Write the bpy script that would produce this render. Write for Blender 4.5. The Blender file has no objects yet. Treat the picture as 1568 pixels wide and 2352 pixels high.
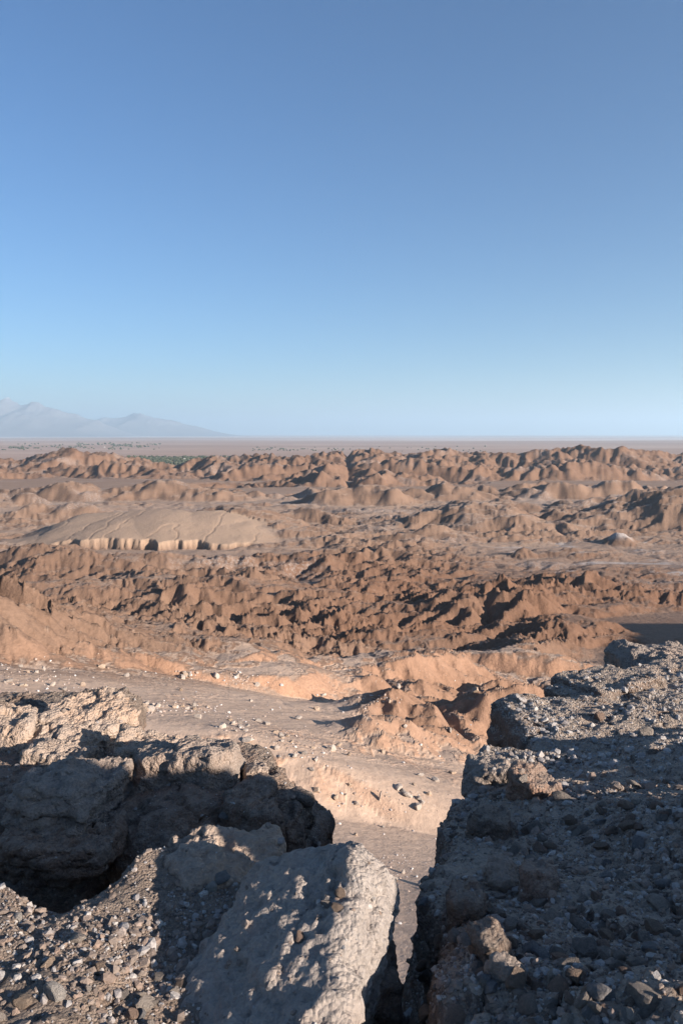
import bpy, bmesh, math, random
import numpy as np
from mathutils import Vector, Matrix
from mathutils.bvhtree import BVHTree

scene = bpy.context.scene
COL = scene.collection
F32 = np.float32

# ------------------------------------------------------------------ camera
PITCH = math.radians(5.83)
FPX = 1763.0                      # focal length in pixels of a 1568 x 2352 picture
cam_data = bpy.data.cameras.new("camera")
cam_data.sensor_fit = 'VERTICAL'
cam_data.sensor_height = 36.0
cam_data.lens = 27.0
cam_data.clip_start = 0.05
cam_data.clip_end = 400000.0
cam = bpy.data.objects.new("camera", cam_data)
cam.location = (0, 0, 0)
cam.rotation_euler = (math.radians(90) - PITCH, 0, 0)
COL.objects.link(cam)
scene.camera = cam

# ------------------------------------------------------------------ sky, sun, exposure
SUN_AZ, SUN_EL = math.radians(121.0), math.radians(16.0)
SUN = Vector((math.sin(SUN_AZ) * math.cos(SUN_EL), math.cos(SUN_AZ) * math.cos(SUN_EL), math.sin(SUN_EL)))
world = bpy.data.worlds.new("World")
scene.world = world
world.use_nodes = True
wn = world.node_tree.nodes
sky = wn.new("ShaderNodeTexSky")
sky.sky_type = 'NISHITA'
sky.sun_disc = False
sky.sun_elevation = SUN_EL
sky.sun_rotation = SUN_AZ
sky.altitude = 0.0
sky.air_density = 1.0
sky.dust_density = 0.2
sky.ozone_density = 6.0
bg = wn["Background"]
bg.inputs["Strength"].default_value = 0.055
world.node_tree.links.new(sky.outputs[0], bg.inputs["Color"])
sun_data = bpy.data.lights.new("sun", 'SUN')
sun_data.energy = 5.0
sun_data.angle = math.radians(0.53)
sun_data.color = (1.0, 0.88, 0.76)
sun = bpy.data.objects.new("sun", sun_data)
sun.rotation_euler = SUN.to_track_quat('Z', 'Y').to_euler()
COL.objects.link(sun)
vs = scene.view_settings
vs.view_transform = 'Standard'
vs.look = 'None'
vs.exposure = 1.45
vs.gamma = 1.0
vs.use_curve_mapping = False
scene.render.engine = 'CYCLES'
cy = scene.cycles
cy.use_denoising = True
try:
    cy.denoiser = 'OPENIMAGEDENOISE'
    cy.denoising_prefilter = 'ACCURATE'
except Exception:
    pass
cy.max_bounces = 5
cy.diffuse_bounces = 3
cy.volume_bounces = 1
cy.use_adaptive_sampling = False

# ------------------------------------------------------------------ numeric helpers
def pix(u, v):
    """direction (y = 1) through a point of the 1568 x 2352 picture"""
    a = (u - 784.0) / FPX
    b = -(v - 1176.0) / FPX
    y = math.cos(PITCH) + math.sin(PITCH) * b
    z = -math.sin(PITCH) + math.cos(PITCH) * b
    return a / y, z / y

def at(u, v, y):
    a, t = pix(u, v)
    return np.array((a * y, y, t * y))

def hash_u(ix, iy, iz=None, seed=0):
    h = (ix.astype(np.int64) * 374761393 + iy.astype(np.int64) * 668265263 + seed * 974634777)
    if iz is not None:
        h = h + iz.astype(np.int64) * 1442695041
    h = (h & 0xFFFFFFFF).astype(np.uint32)
    h = (h ^ (h >> np.uint32(13))) * np.uint32(1274126177)
    h = (h ^ (h >> np.uint32(16))) * np.uint32(2246822519)
    return h ^ (h >> np.uint32(15))

def hash_f(ix, iy, iz=None, seed=0):
    return (hash_u(ix, iy, iz, seed) & np.uint32(0xFFFFFF)).astype(F32) * F32(1.0 / 16777216.0)

def noise2(x, y, seed=0):
    """gradient noise, about -0.7 .. 0.7"""
    ix, iy = np.floor(x), np.floor(y)
    fx, fy = (x - ix).astype(F32), (y - iy).astype(F32)
    ix, iy = ix.astype(np.int64), iy.astype(np.int64)
    ux, uy = fx * fx * fx * (fx * (fx * 6 - 15) + 10), fy * fy * fy * (fy * (fy * 6 - 15) + 10)
    def g(dx, dy):
        a = hash_f(ix + dx, iy + dy, None, seed) * F32(6.2831853)
        return np.cos(a) * (fx - dx) + np.sin(a) * (fy - dy)
    a = g(0, 0); b = g(1, 0); c = g(0, 1); d = g(1, 1)
    return (a + (b - a) * ux) + ((c + (d - c) * ux) - (a + (b - a) * ux)) * uy

def fbm2(x, y, octv=4, seed=0, gain=0.5, lac=2.03):
    r = 0.0; a = 1.0; n = 0.0
    for i in range(octv):
        r = r + a * noise2(x, y, seed + i * 17)
        n += a; a *= gain; x = x * lac + 3.1; y = y * lac - 1.7
    return r / n * 1.4

def ridged2(x, y, octv=4, seed=0, gain=0.5, lac=2.05):
    r = 0.0; a = 1.0; n = 0.0; w = 1.0
    for i in range(octv):
        k = 1.0 - np.abs(noise2(x, y, seed + i * 31)) * 1.9
        k = np.clip(k, 0, 1) ** 2
        r = r + a * k * w
        w = np.clip(k * 1.6, 0, 1)
        n += a; a *= gain; x = x * lac + 5.3; y = y * lac + 2.9
    return r / n

def noise3(x, y, z, seed=0):
    ix, iy, iz = np.floor(x), np.floor(y), np.floor(z)
    fx, fy, fz = (x - ix).astype(F32), (y - iy).astype(F32), (z - iz).astype(F32)
    ix, iy, iz = ix.astype(np.int64), iy.astype(np.int64), iz.astype(np.int64)
    ux = fx * fx * (3 - 2 * fx); uy = fy * fy * (3 - 2 * fy); uz = fz * fz * (3 - 2 * fz)
    def g(dx, dy, dz):
        h = hash_u(ix + dx, iy + dy, iz + dz, seed)
        gx = (h & np.uint32(1023)).astype(F32) / 511.5 - 1
        gy = ((h >> np.uint32(10)) & np.uint32(1023)).astype(F32) / 511.5 - 1
        gz = ((h >> np.uint32(20)) & np.uint32(1023)).astype(F32) / 511.5 - 1
        return gx * (fx - dx) + gy * (fy - dy) + gz * (fz - dz)
    r = 0
    for dz in (0, 1):
        wz = uz if dz else 1 - uz
        for dy in (0, 1):
            wy = uy if dy else 1 - uy
            a, b = g(0, dy, dz), g(1, dy, dz)
            r = r + (a + (b - a) * ux) * wy * wz
    return r

def fbm3(p, sc, octv=4, seed=0, gain=0.5, lac=2.07):
    x, y, z = p[:, 0] * sc, p[:, 1] * sc, p[:, 2] * sc
    r = 0.0; a = 1.0; n = 0.0
    for i in range(octv):
        r = r + a * noise3(x, y, z, seed + i * 13)
        n += a; a *= gain; x = x * lac + 1.3; y = y * lac - 4.1; z = z * lac + 2.2
    return r / n * 1.4

def worley3(p, sc, seed=0):
    """first and second distances to scattered points, and the id of the cell"""
    x, y, z = p[:, 0] * sc, p[:, 1] * sc, p[:, 2] * sc
    ix, iy, iz = np.floor(x).astype(np.int64), np.floor(y).astype(np.int64), np.floor(z).astype(np.int64)
    f1 = np.full(len(x), 9.0, F32); f2 = f1.copy(); cid = np.zeros(len(x), F32)
    for dx in (-1, 0, 1):
        for dy in (-1, 0, 1):
            for dz in (-1, 0, 1):
                cx, cyy, cz = ix + dx, iy + dy, iz + dz
                qx = cx + hash_f(cx, cyy, cz, seed) - x
                qy = cyy + hash_f(cx, cyy, cz, seed + 1) - y
                qz = cz + hash_f(cx, cyy, cz, seed + 2) - z
                d = np.sqrt(qx * qx + qy * qy + qz * qz).astype(F32)
                c = hash_f(cx, cyy, cz, seed + 3)
                near = d < f1
                f2 = np.where(near, f1, np.minimum(f2, d))
                cid = np.where(near, c, cid)
                f1 = np.where(near, d, f1)
    return f1, f2, cid

def sstep(a, b, x):
    t = np.clip((x - a) / (b - a), 0, 1)
    return t * t * (3 - 2 * t)

def gullies(x, y, gx, gy, seed=0):
    """stripes that run down the slope (gx, gy): height and its own gradient"""
    ix, iy = np.floor(x), np.floor(y)
    fx, fy = (x - ix).astype(F32), (y - iy).astype(F32)
    ix, iy = ix.astype(np.int64), iy.astype(np.int64)
    wt = np.zeros_like(fx); h = np.zeros_like(fx); dx_ = np.zeros_like(fx); dy_ = np.zeros_like(fx)
    for i in (-1, 0, 1):
        for j in (-1, 0, 1):
            hx = hash_f(ix + i, iy + j, None, seed); hy = hash_f(ix + i, iy + j, None, seed + 7)
            px, py = fx - i - hx, fy - j - hy
            w = np.exp(-(px * px + py * py) * F32(2.2))
            rt = (hash_f(ix + i, iy + j, None, seed + 13) - F32(0.5)) * F32(1.1)
            fq = F32(0.65) + F32(0.8) * hash_f(ix + i, iy + j, None, seed + 17)
            m = ((px * gx + py * gy) * fq + (py * gx - px * gy) * rt * F32(0.5)) * F32(6.2831853)
            wt += w
            h += np.cos(m) * w
            s = -np.sin(m) * w
            dx_ += s * gx; dy_ += s * gy
    return h / wt, dx_ / wt, dy_ / wt

# ------------------------------------------------------------------ mesh and node helpers
def mesh_np(name, co, quads=None, tris=None, smooth=True):
    me = bpy.data.meshes.new(name)
    co = np.ascontiguousarray(co, F32)
    me.vertices.add(len(co))
    me.vertices.foreach_set("co", co.ravel())
    li = []; ls = []; n0 = 0
    if quads is not None and len(quads):
        q = np.asarray(quads, np.int32)
        li.append(q.ravel()); ls.append(np.arange(len(q), dtype=np.int32) * 4); n0 = q.size
    if tris is not None and len(tris):
        t = np.asarray(tris, np.int32)
        li.append(t.ravel()); ls.append(n0 + np.arange(len(t), dtype=np.int32) * 3)
    li = np.concatenate(li); ls = np.concatenate(ls)
    me.loops.add(len(li)); me.loops.foreach_set("vertex_index", li)
    me.polygons.add(len(ls)); me.polygons.foreach_set("loop_start", ls)
    me.polygons.foreach_set("use_smooth", np.full(len(ls), smooth, dtype=bool))
    me.update(calc_edges=True)
    return me

def attr(me, name, vals):
    a = me.attributes.new(name, 'FLOAT', 'POINT')
    a.data.foreach_set("value", np.ascontiguousarray(vals, F32))

def obj(name, me, mat=None, parent=None, label=None, cat=None, group=None, kind=None, loc=None):
    o = bpy.data.objects.new(name, me)
    COL.objects.link(o)
    if mat is not None and me is not None and not len(me.materials):
        me.materials.append(mat)
    if parent is not None:
        o.parent = parent
    if loc is not None:
        o.location = loc
    for k, v in (("label", label), ("category", cat), ("group", group), ("kind", kind)):
        if v:
            o[k] = v
    return o

def grid_quads(nr, nc):
    i = np.arange(nr - 1)[:, None] * nc + np.arange(nc - 1)[None, :]
    return np.stack((i, i + 1, i + 1 + nc, i + nc), -1).reshape(-1, 4)

class NT:
    """small builder for a node material"""
    def __init__(self, name, rough=0.95):
        self.m = bpy.data.materials.new(name)
        self.m.use_nodes = True
        self.t = self.m.node_tree
        self.b = self.t.nodes["Principled BSDF"]
        self.b.inputs["Roughness"].default_value = rough
        self.b.inputs["Specular IOR Level"].default_value = 0.12
    def n(self, typ, **kw):
        x = self.t.nodes.new(typ)
        for k, v in kw.items():
            if k.startswith("i_"):
                x.inputs[k[2:].replace("_", " ")].default_value = v
            else:
                setattr(x, k, v)
        return x
    def l(self, a, b):
        self.t.links.new(a, b)
    def coord(self, kind="Object"):
        return self.n("ShaderNodeTexCoord").outputs[kind]
    def pos(self):
        return self.n("ShaderNodeNewGeometry").outputs["Position"]
    def scaled(self, vec, s):
        m = self.n("ShaderNodeMapping"); m.inputs["Scale"].default_value = s
        self.l(vec, m.inputs["Vector"]); return m.outputs[0]
    def noise(self, vec, scale, detail=6, rough=0.6, dist=0.0):
        x = self.n("ShaderNodeTexNoise"); x.inputs["Scale"].default_value = scale
        x.inputs["Detail"].default_value = detail; x.inputs["Roughness"].default_value = rough
        x.inputs["Distortion"].default_value = dist
        if vec is not None: self.l(vec, x.inputs["Vector"])
        return x.outputs["Fac"]
    def voro(self, vec, scale, feature='F1', out="Distance", rnd=1.0):
        x = self.n("ShaderNodeTexVoronoi", feature=feature); x.inputs["Scale"].default_value = scale
        x.inputs["Randomness"].default_value = rnd
        if vec is not None: self.l(vec, x.inputs["Vector"])
        return x.outputs[out]
    def ramp(self, fac, *stops):
        x = self.n("ShaderNodeValToRGB"); e = x.color_ramp.elements
        while len(e) < len(stops): e.new(0.5)
        for el, (p, c) in zip(e, stops):
            el.position = p
            el.color = (c[0], c[1], c[2], 1) if hasattr(c, "__len__") else (c, c, c, 1)
        self.l(fac, x.inputs[0]); return x.outputs[0]
    def mix(self, fac, a, b, mode='MIX'):
        x = self.n("ShaderNodeMix", data_type='RGBA', blend_type=mode)
        for v, s in ((fac, x.inputs[0]), (a, x.inputs[6]), (b, x.inputs[7])):
            if isinstance(v, (int, float)): s.default_value = v
            elif isinstance(v, tuple): s.default_value = (*v, 1)
            else: self.l(v, s)
        return x.outputs[2]
    def math(self, op, a, b=0.0, clamp=False):
        x = self.n("ShaderNodeMath", operation=op, use_clamp=clamp)
        for v, s in ((a, x.inputs[0]), (b, x.inputs[1])):
            if isinstance(v, (int, float)): s.default_value = v
            else: self.l(v, s)
        return x.outputs[0]
    def attr(self, name):
        return self.n("ShaderNodeAttribute", attribute_name=name).outputs["Fac"]
    def bump(self, h, dist, strength=1.0, prev=None):
        x = self.n("ShaderNodeBump"); x.inputs["Strength"].default_value = strength
        x.inputs["Distance"].default_value = dist
        self.l(h, x.inputs["Height"])
        if prev is not None: self.l(prev, x.inputs["Normal"])
        return x.outputs[0]
    def done(self, col, normal=None):
        if isinstance(col, tuple): self.b.inputs["Base Color"].default_value = (*col, 1)
        else: self.l(col, self.b.inputs["Base Color"])
        if normal is not None: self.l(normal, self.b.inputs["Normal"])
        return self.m
# ------------------------------------------------------------------ the badlands: one sheet from the cliff foot to the plain
FLOOR_Y = np.array((0, 5, 8, 15, 34, 60, 100, 140, 180, 260, 400, 640, 900, 1300, 1900, 2300, 3200, 5000), float)
FLOOR_Z = np.array((-7, -14, -18, -21, -25.5, -32.5, -41.5, -50, -58, -75, -93, -108, -111, -113, -114, -122, -150, -150), float)

def floor_z(y):
    return np.interp(y, FLOOR_Y, FLOOR_Z)

def floor2(x, y):
    """the sand apron falls from left to right, the valley beyond is level"""
    ap = sstep(25, 70, y) * (1 - sstep(210, 330, y))
    return floor_z(y) + ap * np.clip(-x * 0.21, -6, 15)

def floor_y(u, v):
    """distance at which the picture point (u, v) meets the valley floor"""
    a, t = pix(u, v)
    ys = np.geomspace(6, 4500, 3000)
    k = np.argmax(t * ys < floor2(a * ys, ys))
    return ys[k]

# crests read as (u, v of the crest, v of the foot below it), half width towards us, half width beyond, sharpness, height scale
RIDGES = [
    # far range
    ([(-60, 1056, 1098), (60, 1053, 1098), (110, 1050, 1098), (160, 1033, 1098), (205, 1050, 1098), (280, 1054, 1098), (360, 1062, 1098), (420, 1068, 1099), (470, 1066, 1099), (520, 1067, 1099), (550, 1053, 1099), (600, 1052, 1099), (660, 1041, 1099), (710, 1052, 1098), (755, 1037, 1098), (859, 1029, 1098), (899, 1036, 1098), (1004, 1036, 1098), (1104, 1043, 1098), (1169, 1030, 1097), (1244, 1025, 1097), (1289, 1034, 1096), (1364, 1032, 1096), (1409, 1042, 1096), (1444, 1033, 1096), (1484, 1038, 1096), (1524, 1050, 1096), (1640, 1043, 1096)], 420, 500, 1.0),
    ([(540, 1072, 1104), (620, 1068, 1104), (700, 1066, 1104), (790, 1062, 1104), (880, 1060, 1104), (980, 1062, 1104), (1060, 1066, 1104)], 120, 150, 1.0),
    ([(1140, 1072, 1103), (1240, 1066, 1103), (1330, 1064, 1103), (1420, 1070, 1103), (1500, 1076, 1103), (1620, 1074, 1103)], 110, 200, 0.9),
    # grooved bluffs
    ([(-40, 1122, 1152), (60, 1122, 1152), (150, 1117, 1152), (300, 1122, 1151), (425, 1114, 1151), (500, 1122, 1152), (568, 1142, 1152)], 60, 160, 0.7),
    ([(520, 1098, 1120), (640, 1094, 1119), (760, 1092, 1119), (860, 1094, 1119), (1000, 1093, 1114)], 70, 160, 0.7),
    ([(770, 1130, 1164), (810, 1118, 1164), (849, 1112, 1164), (890, 1124, 1164), (915, 1146, 1164)], 75, 90, 0.9),
    ([(660, 1128, 1150), (720, 1124, 1150), (790, 1126, 1150)], 45, 110, 0.7),
    ([(940, 1121, 1152), (1000, 1116, 1152), (1080, 1117, 1152)], 55, 110, 0.7),
    ([(1095, 1120, 1146), (1130, 1109, 1146), (1180, 1108, 1146), (1225, 1128, 1150)], 70, 100, 0.9),
    ([(1262, 1116, 1147), (1310, 1106, 1147), (1420, 1106, 1145), (1520, 1102, 1142), (1640, 1100, 1140)], 75, 140, 0.8),
    ([(1080, 1146, 1182), (1160, 1146, 1184), (1260, 1150, 1184), (1320, 1160, 1188)], 60, 70, 0.7),
    ([(1320, 1142, 1170), (1370, 1136, 1170), (1420, 1134, 1168)], 40, 60, 0.8),
    # central ridge and the cone in front of it
    ([(870, 1196, 1218), (974, 1170, 1222), (1064, 1147, 1224), (1104, 1149, 1224), (1164, 1173, 1226), (1215, 1200, 1226), (1256, 1222, 1228)], 85, 85, 1.0),
    ([(900, 1228, 1250), (950, 1214, 1250), (985, 1203, 1250), (1020, 1216, 1250), (1052, 1238, 1250)], 42, 50, 1.0),
    ([(1088, 1228, 1240), (1104, 1216, 1240), (1124, 1228, 1240)], 16, 16, 1.0),
    ([(1144, 1234, 1243), (1166, 1228, 1243), (1190, 1234, 1243)], 12, 14, 1.0),
    ([(1206, 1233, 1242), (1224, 1230, 1242), (1240, 1234, 1242)], 11, 14, 1.0),
    # right ridge
    ([(1250, 1200, 1212), (1320, 1198, 1226), (1384, 1163, 1228), (1440, 1146, 1228), (1484, 1132, 1228), (1570, 1122, 1228), (1700, 1118, 1230)], 95, 120, 1.0),
    ([(1378, 1248, 1254), (1400, 1238, 1255), (1424, 1229, 1256), (1450, 1240, 1256), (1466, 1252, 1257)], 20, 26, 1.0),
    # left hills
    ([(10, 1150, 1166), (50, 1142, 1166), (70, 1131, 1166), (92, 1142, 1166), (130, 1152, 1168)], 28, 36, 1.1),
    ([(20, 1180, 1200), (80, 1160, 1200), (140, 1153, 1200), (200, 1164, 1198), (250, 1178, 1198)], 60, 60, 0.9),
    ([(267, 1148, 1164), (281, 1143, 1164), (297, 1148, 1164)], 12, 14, 0.6),
    ([(330, 1150, 1163), (400, 1153, 1163), (460, 1152, 1163)], 22, 26, 0.9),
    ([(560, 1148, 1168), (600, 1145, 1168), (640, 1154, 1168)], 26, 30, 0.9),
    ([(470, 1172, 1225), (520, 1158, 1228), (600, 1176, 1232), (660, 1200, 1240), (740, 1238, 1256)], 115, 85, 1.0),
    ([(640, 1180, 1206), (700, 1172, 1206), (770, 1190, 1210)], 60, 60, 0.9),
    ([(790, 1210, 1238), (840, 1200, 1238), (880, 1224, 1240)], 42, 40, 1.0),
    # grey banded slopes and dark ridges below the dome
    ([(-40, 1262, 1330), (60, 1256, 1335), (180, 1262, 1338), (320, 1268, 1334), (470, 1272, 1330), (600, 1270, 1322), (700, 1284, 1320)], 150, 60, 0.9),
    ([(-30, 1376, 1396), (20, 1356, 1396), (45, 1344, 1396), (150, 1342, 1397), (250, 1357, 1398), (305, 1380, 1398)], 62, 60, 0.75),
    ([(290, 1352, 1390), (320, 1332, 1390), (430, 1324, 1390), (540, 1334, 1390), (620, 1352, 1392), (700, 1366, 1396)], 60, 70, 0.85),
    ([(520, 1372, 1398), (570, 1364, 1398), (625, 1378, 1399)], 32, 30, 0.9),
    ([(700, 1402, 1424), (784, 1392, 1424), (880, 1398, 1426), (1000, 1407, 1432), (1060, 1412, 1434)], 36, 60, 0.8),
    ([(-40, 1440, 1470), (60, 1432, 1470), (150, 1438, 1470), (260, 1444, 1472)], 36, 40, 0.9),
    ([(-30, 1470, 1500), (60, 1452, 1500), (150, 1456, 1500), (250, 1470, 1500), (300, 1486, 1500)], 36, 36, 0.9),
    ([(380, 1462, 1490), (440, 1456, 1490), (540, 1454, 1488), (620, 1462, 1486)], 34, 36, 0.9),
    ([(310, 1532, 1552), (330, 1504, 1552), (450, 1508, 1554), (540, 1494, 1554), (650, 1492, 1556), (700, 1507, 1556), (735, 1530, 1556)], 30, 36, 0.55),
    ([(70, 1510, 1546), (110, 1494, 1546), (160, 1500, 1546), (190, 1512, 1546)], 24, 20, 0.8),
    ([(205, 1520, 1546), (240, 1508, 1546), (290, 1506, 1540)], 12, 14, 0.8),
    ([(640, 1556, 1600), (720, 1540, 1600), (800, 1548, 1602), (870, 1570, 1604)], 40, 40, 0.9),
    ([(880, 1540, 1590), (940, 1510, 1592), (1010, 1496, 1592), (1050, 1530, 1592)], 36, 34, 0.9),
    ([(940, 1468, 1520), (1020, 1452, 1520), (1110, 1462, 1520), (1170, 1466, 1520), (1240, 1490, 1524)], 44, 40, 0.9),
    ([(1040, 1506, 1560), (1130, 1500, 1560), (1200, 1498, 1560), (1260, 1510, 1562), (1336, 1526, 1562)], 34, 30, 0.8),
    ([(1150, 1440, 1486), (1214, 1436, 1486), (1284, 1416, 1488), (1340, 1454, 1488)], 44, 50, 0.8),
    ([(1000, 1394, 1412), (1080, 1384, 1412), (1180, 1372, 1412), (1290, 1366, 1412), (1330, 1378, 1410)], 50, 50, 0.9),
    ([(1250, 1404, 1424), (1330, 1392, 1424), (1420, 1388, 1412), (1500, 1384, 1402)], 26, 30, 0.8),
    ([(1030, 1346, 1380), (1140, 1332, 1380), (1240, 1334, 1380), (1300, 1350, 1380), (1340, 1374, 1384)], 70, 60, 0.9),
    ([(640, 1330, 1352), (760, 1320, 1352), (900, 1330, 1352)], 50, 50, 0.9),
    ([(1250, 1270, 1284), (1300, 1262, 1284), (1340, 1268, 1284)], 24, 24, 0.9),
    ([(1180, 1276, 1286), (1200, 1270, 1286), (1224, 1276, 1286)], 16, 18, 0.9),
    # spur of orange earth and mounds near the sand
    ([(110, 1604, 1660), (200, 1606, 1690), (400, 1648, 1768), (560, 1690, 1838), (640, 1716, 1856), (720, 1744, 1876), (800, 1770, 1886), (880, 1792, 1894), (960, 1826, 1896), (1010, 1852, 1894)], 18, 60, 1.01),
    ([(834, 1752, 1800), (900, 1770, 1816), (960, 1792, 1836), (1010, 1822, 1856)], 8, 16, 1.01),
    ([(900, 1740, 1776), (934, 1728, 1782), (1000, 1732, 1790), (1034, 1750, 1794)], 9, 14, 0.95),
    ([(784, 1650, 1690), (900, 1636, 1700), (1024, 1634, 1712), (1100, 1640, 1716), (1170, 1622, 1722), (1260, 1610, 1722)], 22, 24, 0.9),
    ([(960, 1690, 1732), (1040, 1684, 1742), (1110, 1696, 1746)], 11, 14, 0.9),
    ([(1000, 1600, 1622), (1060, 1592, 1622), (1140, 1586, 1622), (1180, 1592, 1622)], 14, 20, 0.9),
]

def seg_dist(x, y, a, b):
    """signed distance in depth sense and position along a segment"""
    vx, vy = b[0] - a[0], b[1] - a[1]
    L2 = vx * vx + vy * vy + 1e-6
    t = np.clip(((x - a[0]) * vx + (y - a[1]) * vy) / L2, 0, 1)
    qx, qy = x - a[0] - t * vx, y - a[1] - t * vy
    return np.sqrt(qx * qx + qy * qy), t, qy

def ridge_layer(x, y, fz):
    out = fz.copy(); cover = np.zeros_like(fz); far = np.zeros_like(fz)
    for pts, wn_, wf_, sh in RIDGES:
        P = []; WN = []
        steep = float(np.interp(sh, (0.55, 0.7, 0.8, 0.9, 1.0), (1.1, 0.85, 0.7, 0.55, 0.48)))
        for u, vc, vb in pts:
            yf = floor_y(u, vb)
            t_c = pix(u, vc)[1]
            if wn_ > 300:
                w_ = wn_ * 0.85
            else:      # foot distance that gives the flank its natural steepness
                w_ = np.clip((t_c * yf - floor2(pix(u, vb)[0] * yf, yf)) / (steep + abs(t_c) - 0.08), 0.03 * yf, 160)
            c = at(u, vc, yf + w_)
            P.append((c[0], c[1], c[2])); WN.append(w_ * 1.15)
        P = np.array(P)
        W = max(max(WN), wf_) * 1.15
        sel = np.where((x > P[:, 0].min() - W) & (x < P[:, 0].max() + W) & (y > P[:, 1].min() - W) & (y < P[:, 1].max() + W))
        if not len(sel[0]):
            continue
        # wavy crest and footing
        wob = 0.30 * min(W, 3 * max(WN)) * (0.35 if sh > 1.005 else 1.0)
        xs = x[sel] + fbm2(x[sel] / (W * 0.9), y[sel] / (W * 0.9), 3, 5) * wob
        ys = y[sel] + fbm2(x[sel] / (W * 0.9), y[sel] / (W * 0.9), 3, 9) * wob
        best = np.full(xs.shape, -1e9)
        # crests broken into separate heads by cross drainage
        big_ = wn_ > 300 or sh > 1.005
        lw = 1.1 * max(WN) + 4
        brk = 1.06 - 0.5 * np.clip(ridged2(x[sel] / (lw * 2.2), y[sel] / (lw * 2.2), 2, 15) - 0.25, 0, 1)
        for i in range(len(P) - 1):
            d, t, qy = seg_dist(xs, ys, P[i], P[i + 1])
            wn_i = WN[i] + t * (WN[i + 1] - WN[i])
            w = wn_i + (wf_ - wn_i) * sstep(-0.75, 0.75, qy / (d + 1e-3))
            k = np.clip(1 - d / w, 0, 1)
            zc = P[i, 2] + t * (P[i + 1, 2] - P[i, 2])
            yc = P[i, 1] + t * (P[i + 1, 1] - P[i, 1])
            kk = np.minimum(k / (0.4 + 0.6 * min(sh, 1.0)), 1)
            prof = 0.5 * kk + 0.5 * kk * kk * (3 - 2 * kk)
            xc = P[i, 0] + t * (P[i + 1, 0] - P[i, 0])
            hh = fz[sel] + (zc - floor2(xc, yc)) * np.where(big_, 1.0, brk) * prof
            hh = np.where(k > 0, hh, -1e9)
            best = np.maximum(best, hh)
        cur = out[sel]
        dlt = best - cur
        sm = np.where(best > -1e8, np.maximum(dlt, 0) , 0)
        out[sel] = cur + sm
        cover[sel] = np.maximum(cover[sel], np.clip(sm / 6.0, 0, 1))
    return out, cover

# polar grid about the cliff: fine where the valley opens, coarse to the sides
az = np.radians(np.concatenate((np.linspace(-80, -28.5, 26), np.linspace(-28, 28, 720), np.linspace(28.5, 100, 50))))
rad = [4.0]
while rad[-1] < 3300:
    r = rad[-1]
    rad.append(r + max(0.16, r * np.interp(r, (4, 40, 130, 300, 700, 3300), (0.02, 0.0062, 0.0036, 0.0032, 0.0042, 0.0050))))
rad = np.array(rad)
NR, NC = len(rad), len(az)
R_, A_ = np.meshgrid(rad, az, indexing='ij')
X, Y = R_ * np.sin(A_), R_ * np.cos(A_)

def macro(X, Y):
    Rr = np.sqrt(X * X + Y * Y)
    az_ = np.arctan2(X, Y)
    # along the view the floor follows the distance ahead; far to the sides it follows the true distance
    side = sstep(0.5, 0.9, np.abs(az_))
    D = Y * (1 - side) + Rr * side
    fz = floor_z(D) + (floor2(X, Y) - floor_z(Y)) * (1 - side)
    base, cov = ridge_layer(X, Y, fz)
    # smooth tilted dome with a broken edge, on the left
    c0 = at(300, 1250, floor_y(300, 1262)); 
    yb = c0[1]
    ang = 0.0
    ex = (X - c0[0]) ; ey = (Y - yb)
    halfx = 0.215 * yb
    inside_x = 1 - sstep(0.62, 1.0, np.abs(ex + fbm2(X / 60, Y / 60, 2, 4) * 14) / (halfx))
    edge = fbm2(X / 30, X * 0 + 3.3, 4, 77) * 26 + np.abs(noise2(X / 19, X * 0, 78)) * 22 + 26 * (np.abs(ex) / halfx) ** 2
    depth = ey - edge
    ramp_ = np.clip((ey + 4 - 10 * noise2(X / 70, Y / 70, 6)) / 150.0, 0, 1)
    ztop = at(330, 1167, yb + 150)[2]; zlow = at(300, 1238, yb + 4)[2]
    lob = np.abs(noise2(X / 95 + 0.3, Y / 400, 12)) * 9 + fbm2(X / 40, Y / 60, 3, 13) * 1.6
    dome = zlow + lob - 3 + (ztop - zlow) * np.sin(ramp_ * 1.45) / np.sin(1.45) - 18 * (np.abs(ex) / halfx) ** 2.0
    dome = dome - 60 * np.clip((depth - 150) / 160, 0, 1)
    m = inside_x * sstep(0, 3.0, depth)
    global dome_front
    dome_front = sstep(-75, -55, ey) * (1 - sstep(0, 10, ey)) * (1 - sstep(0.8, 1.1, np.abs(ex) / halfx))
    smooth = np.where((dome > base) & (m > 0), m, 0)
    base = np.where(m > 0, np.maximum(base, base + (dome - base) * m), base)
    # the hill out of view on the right whose shadow lies on the valley floor
    d, t, _ = seg_dist(X, Y, (362.0, 78.0), (412.0, 158.0))
    k = np.clip(1 - d / 150, 0, 1)
    hill = -90 + 106 * k ** 0.8
    base = np.where(k > 0, np.maximum(base, hill), base)
    return base, fz, cov, smooth

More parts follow.
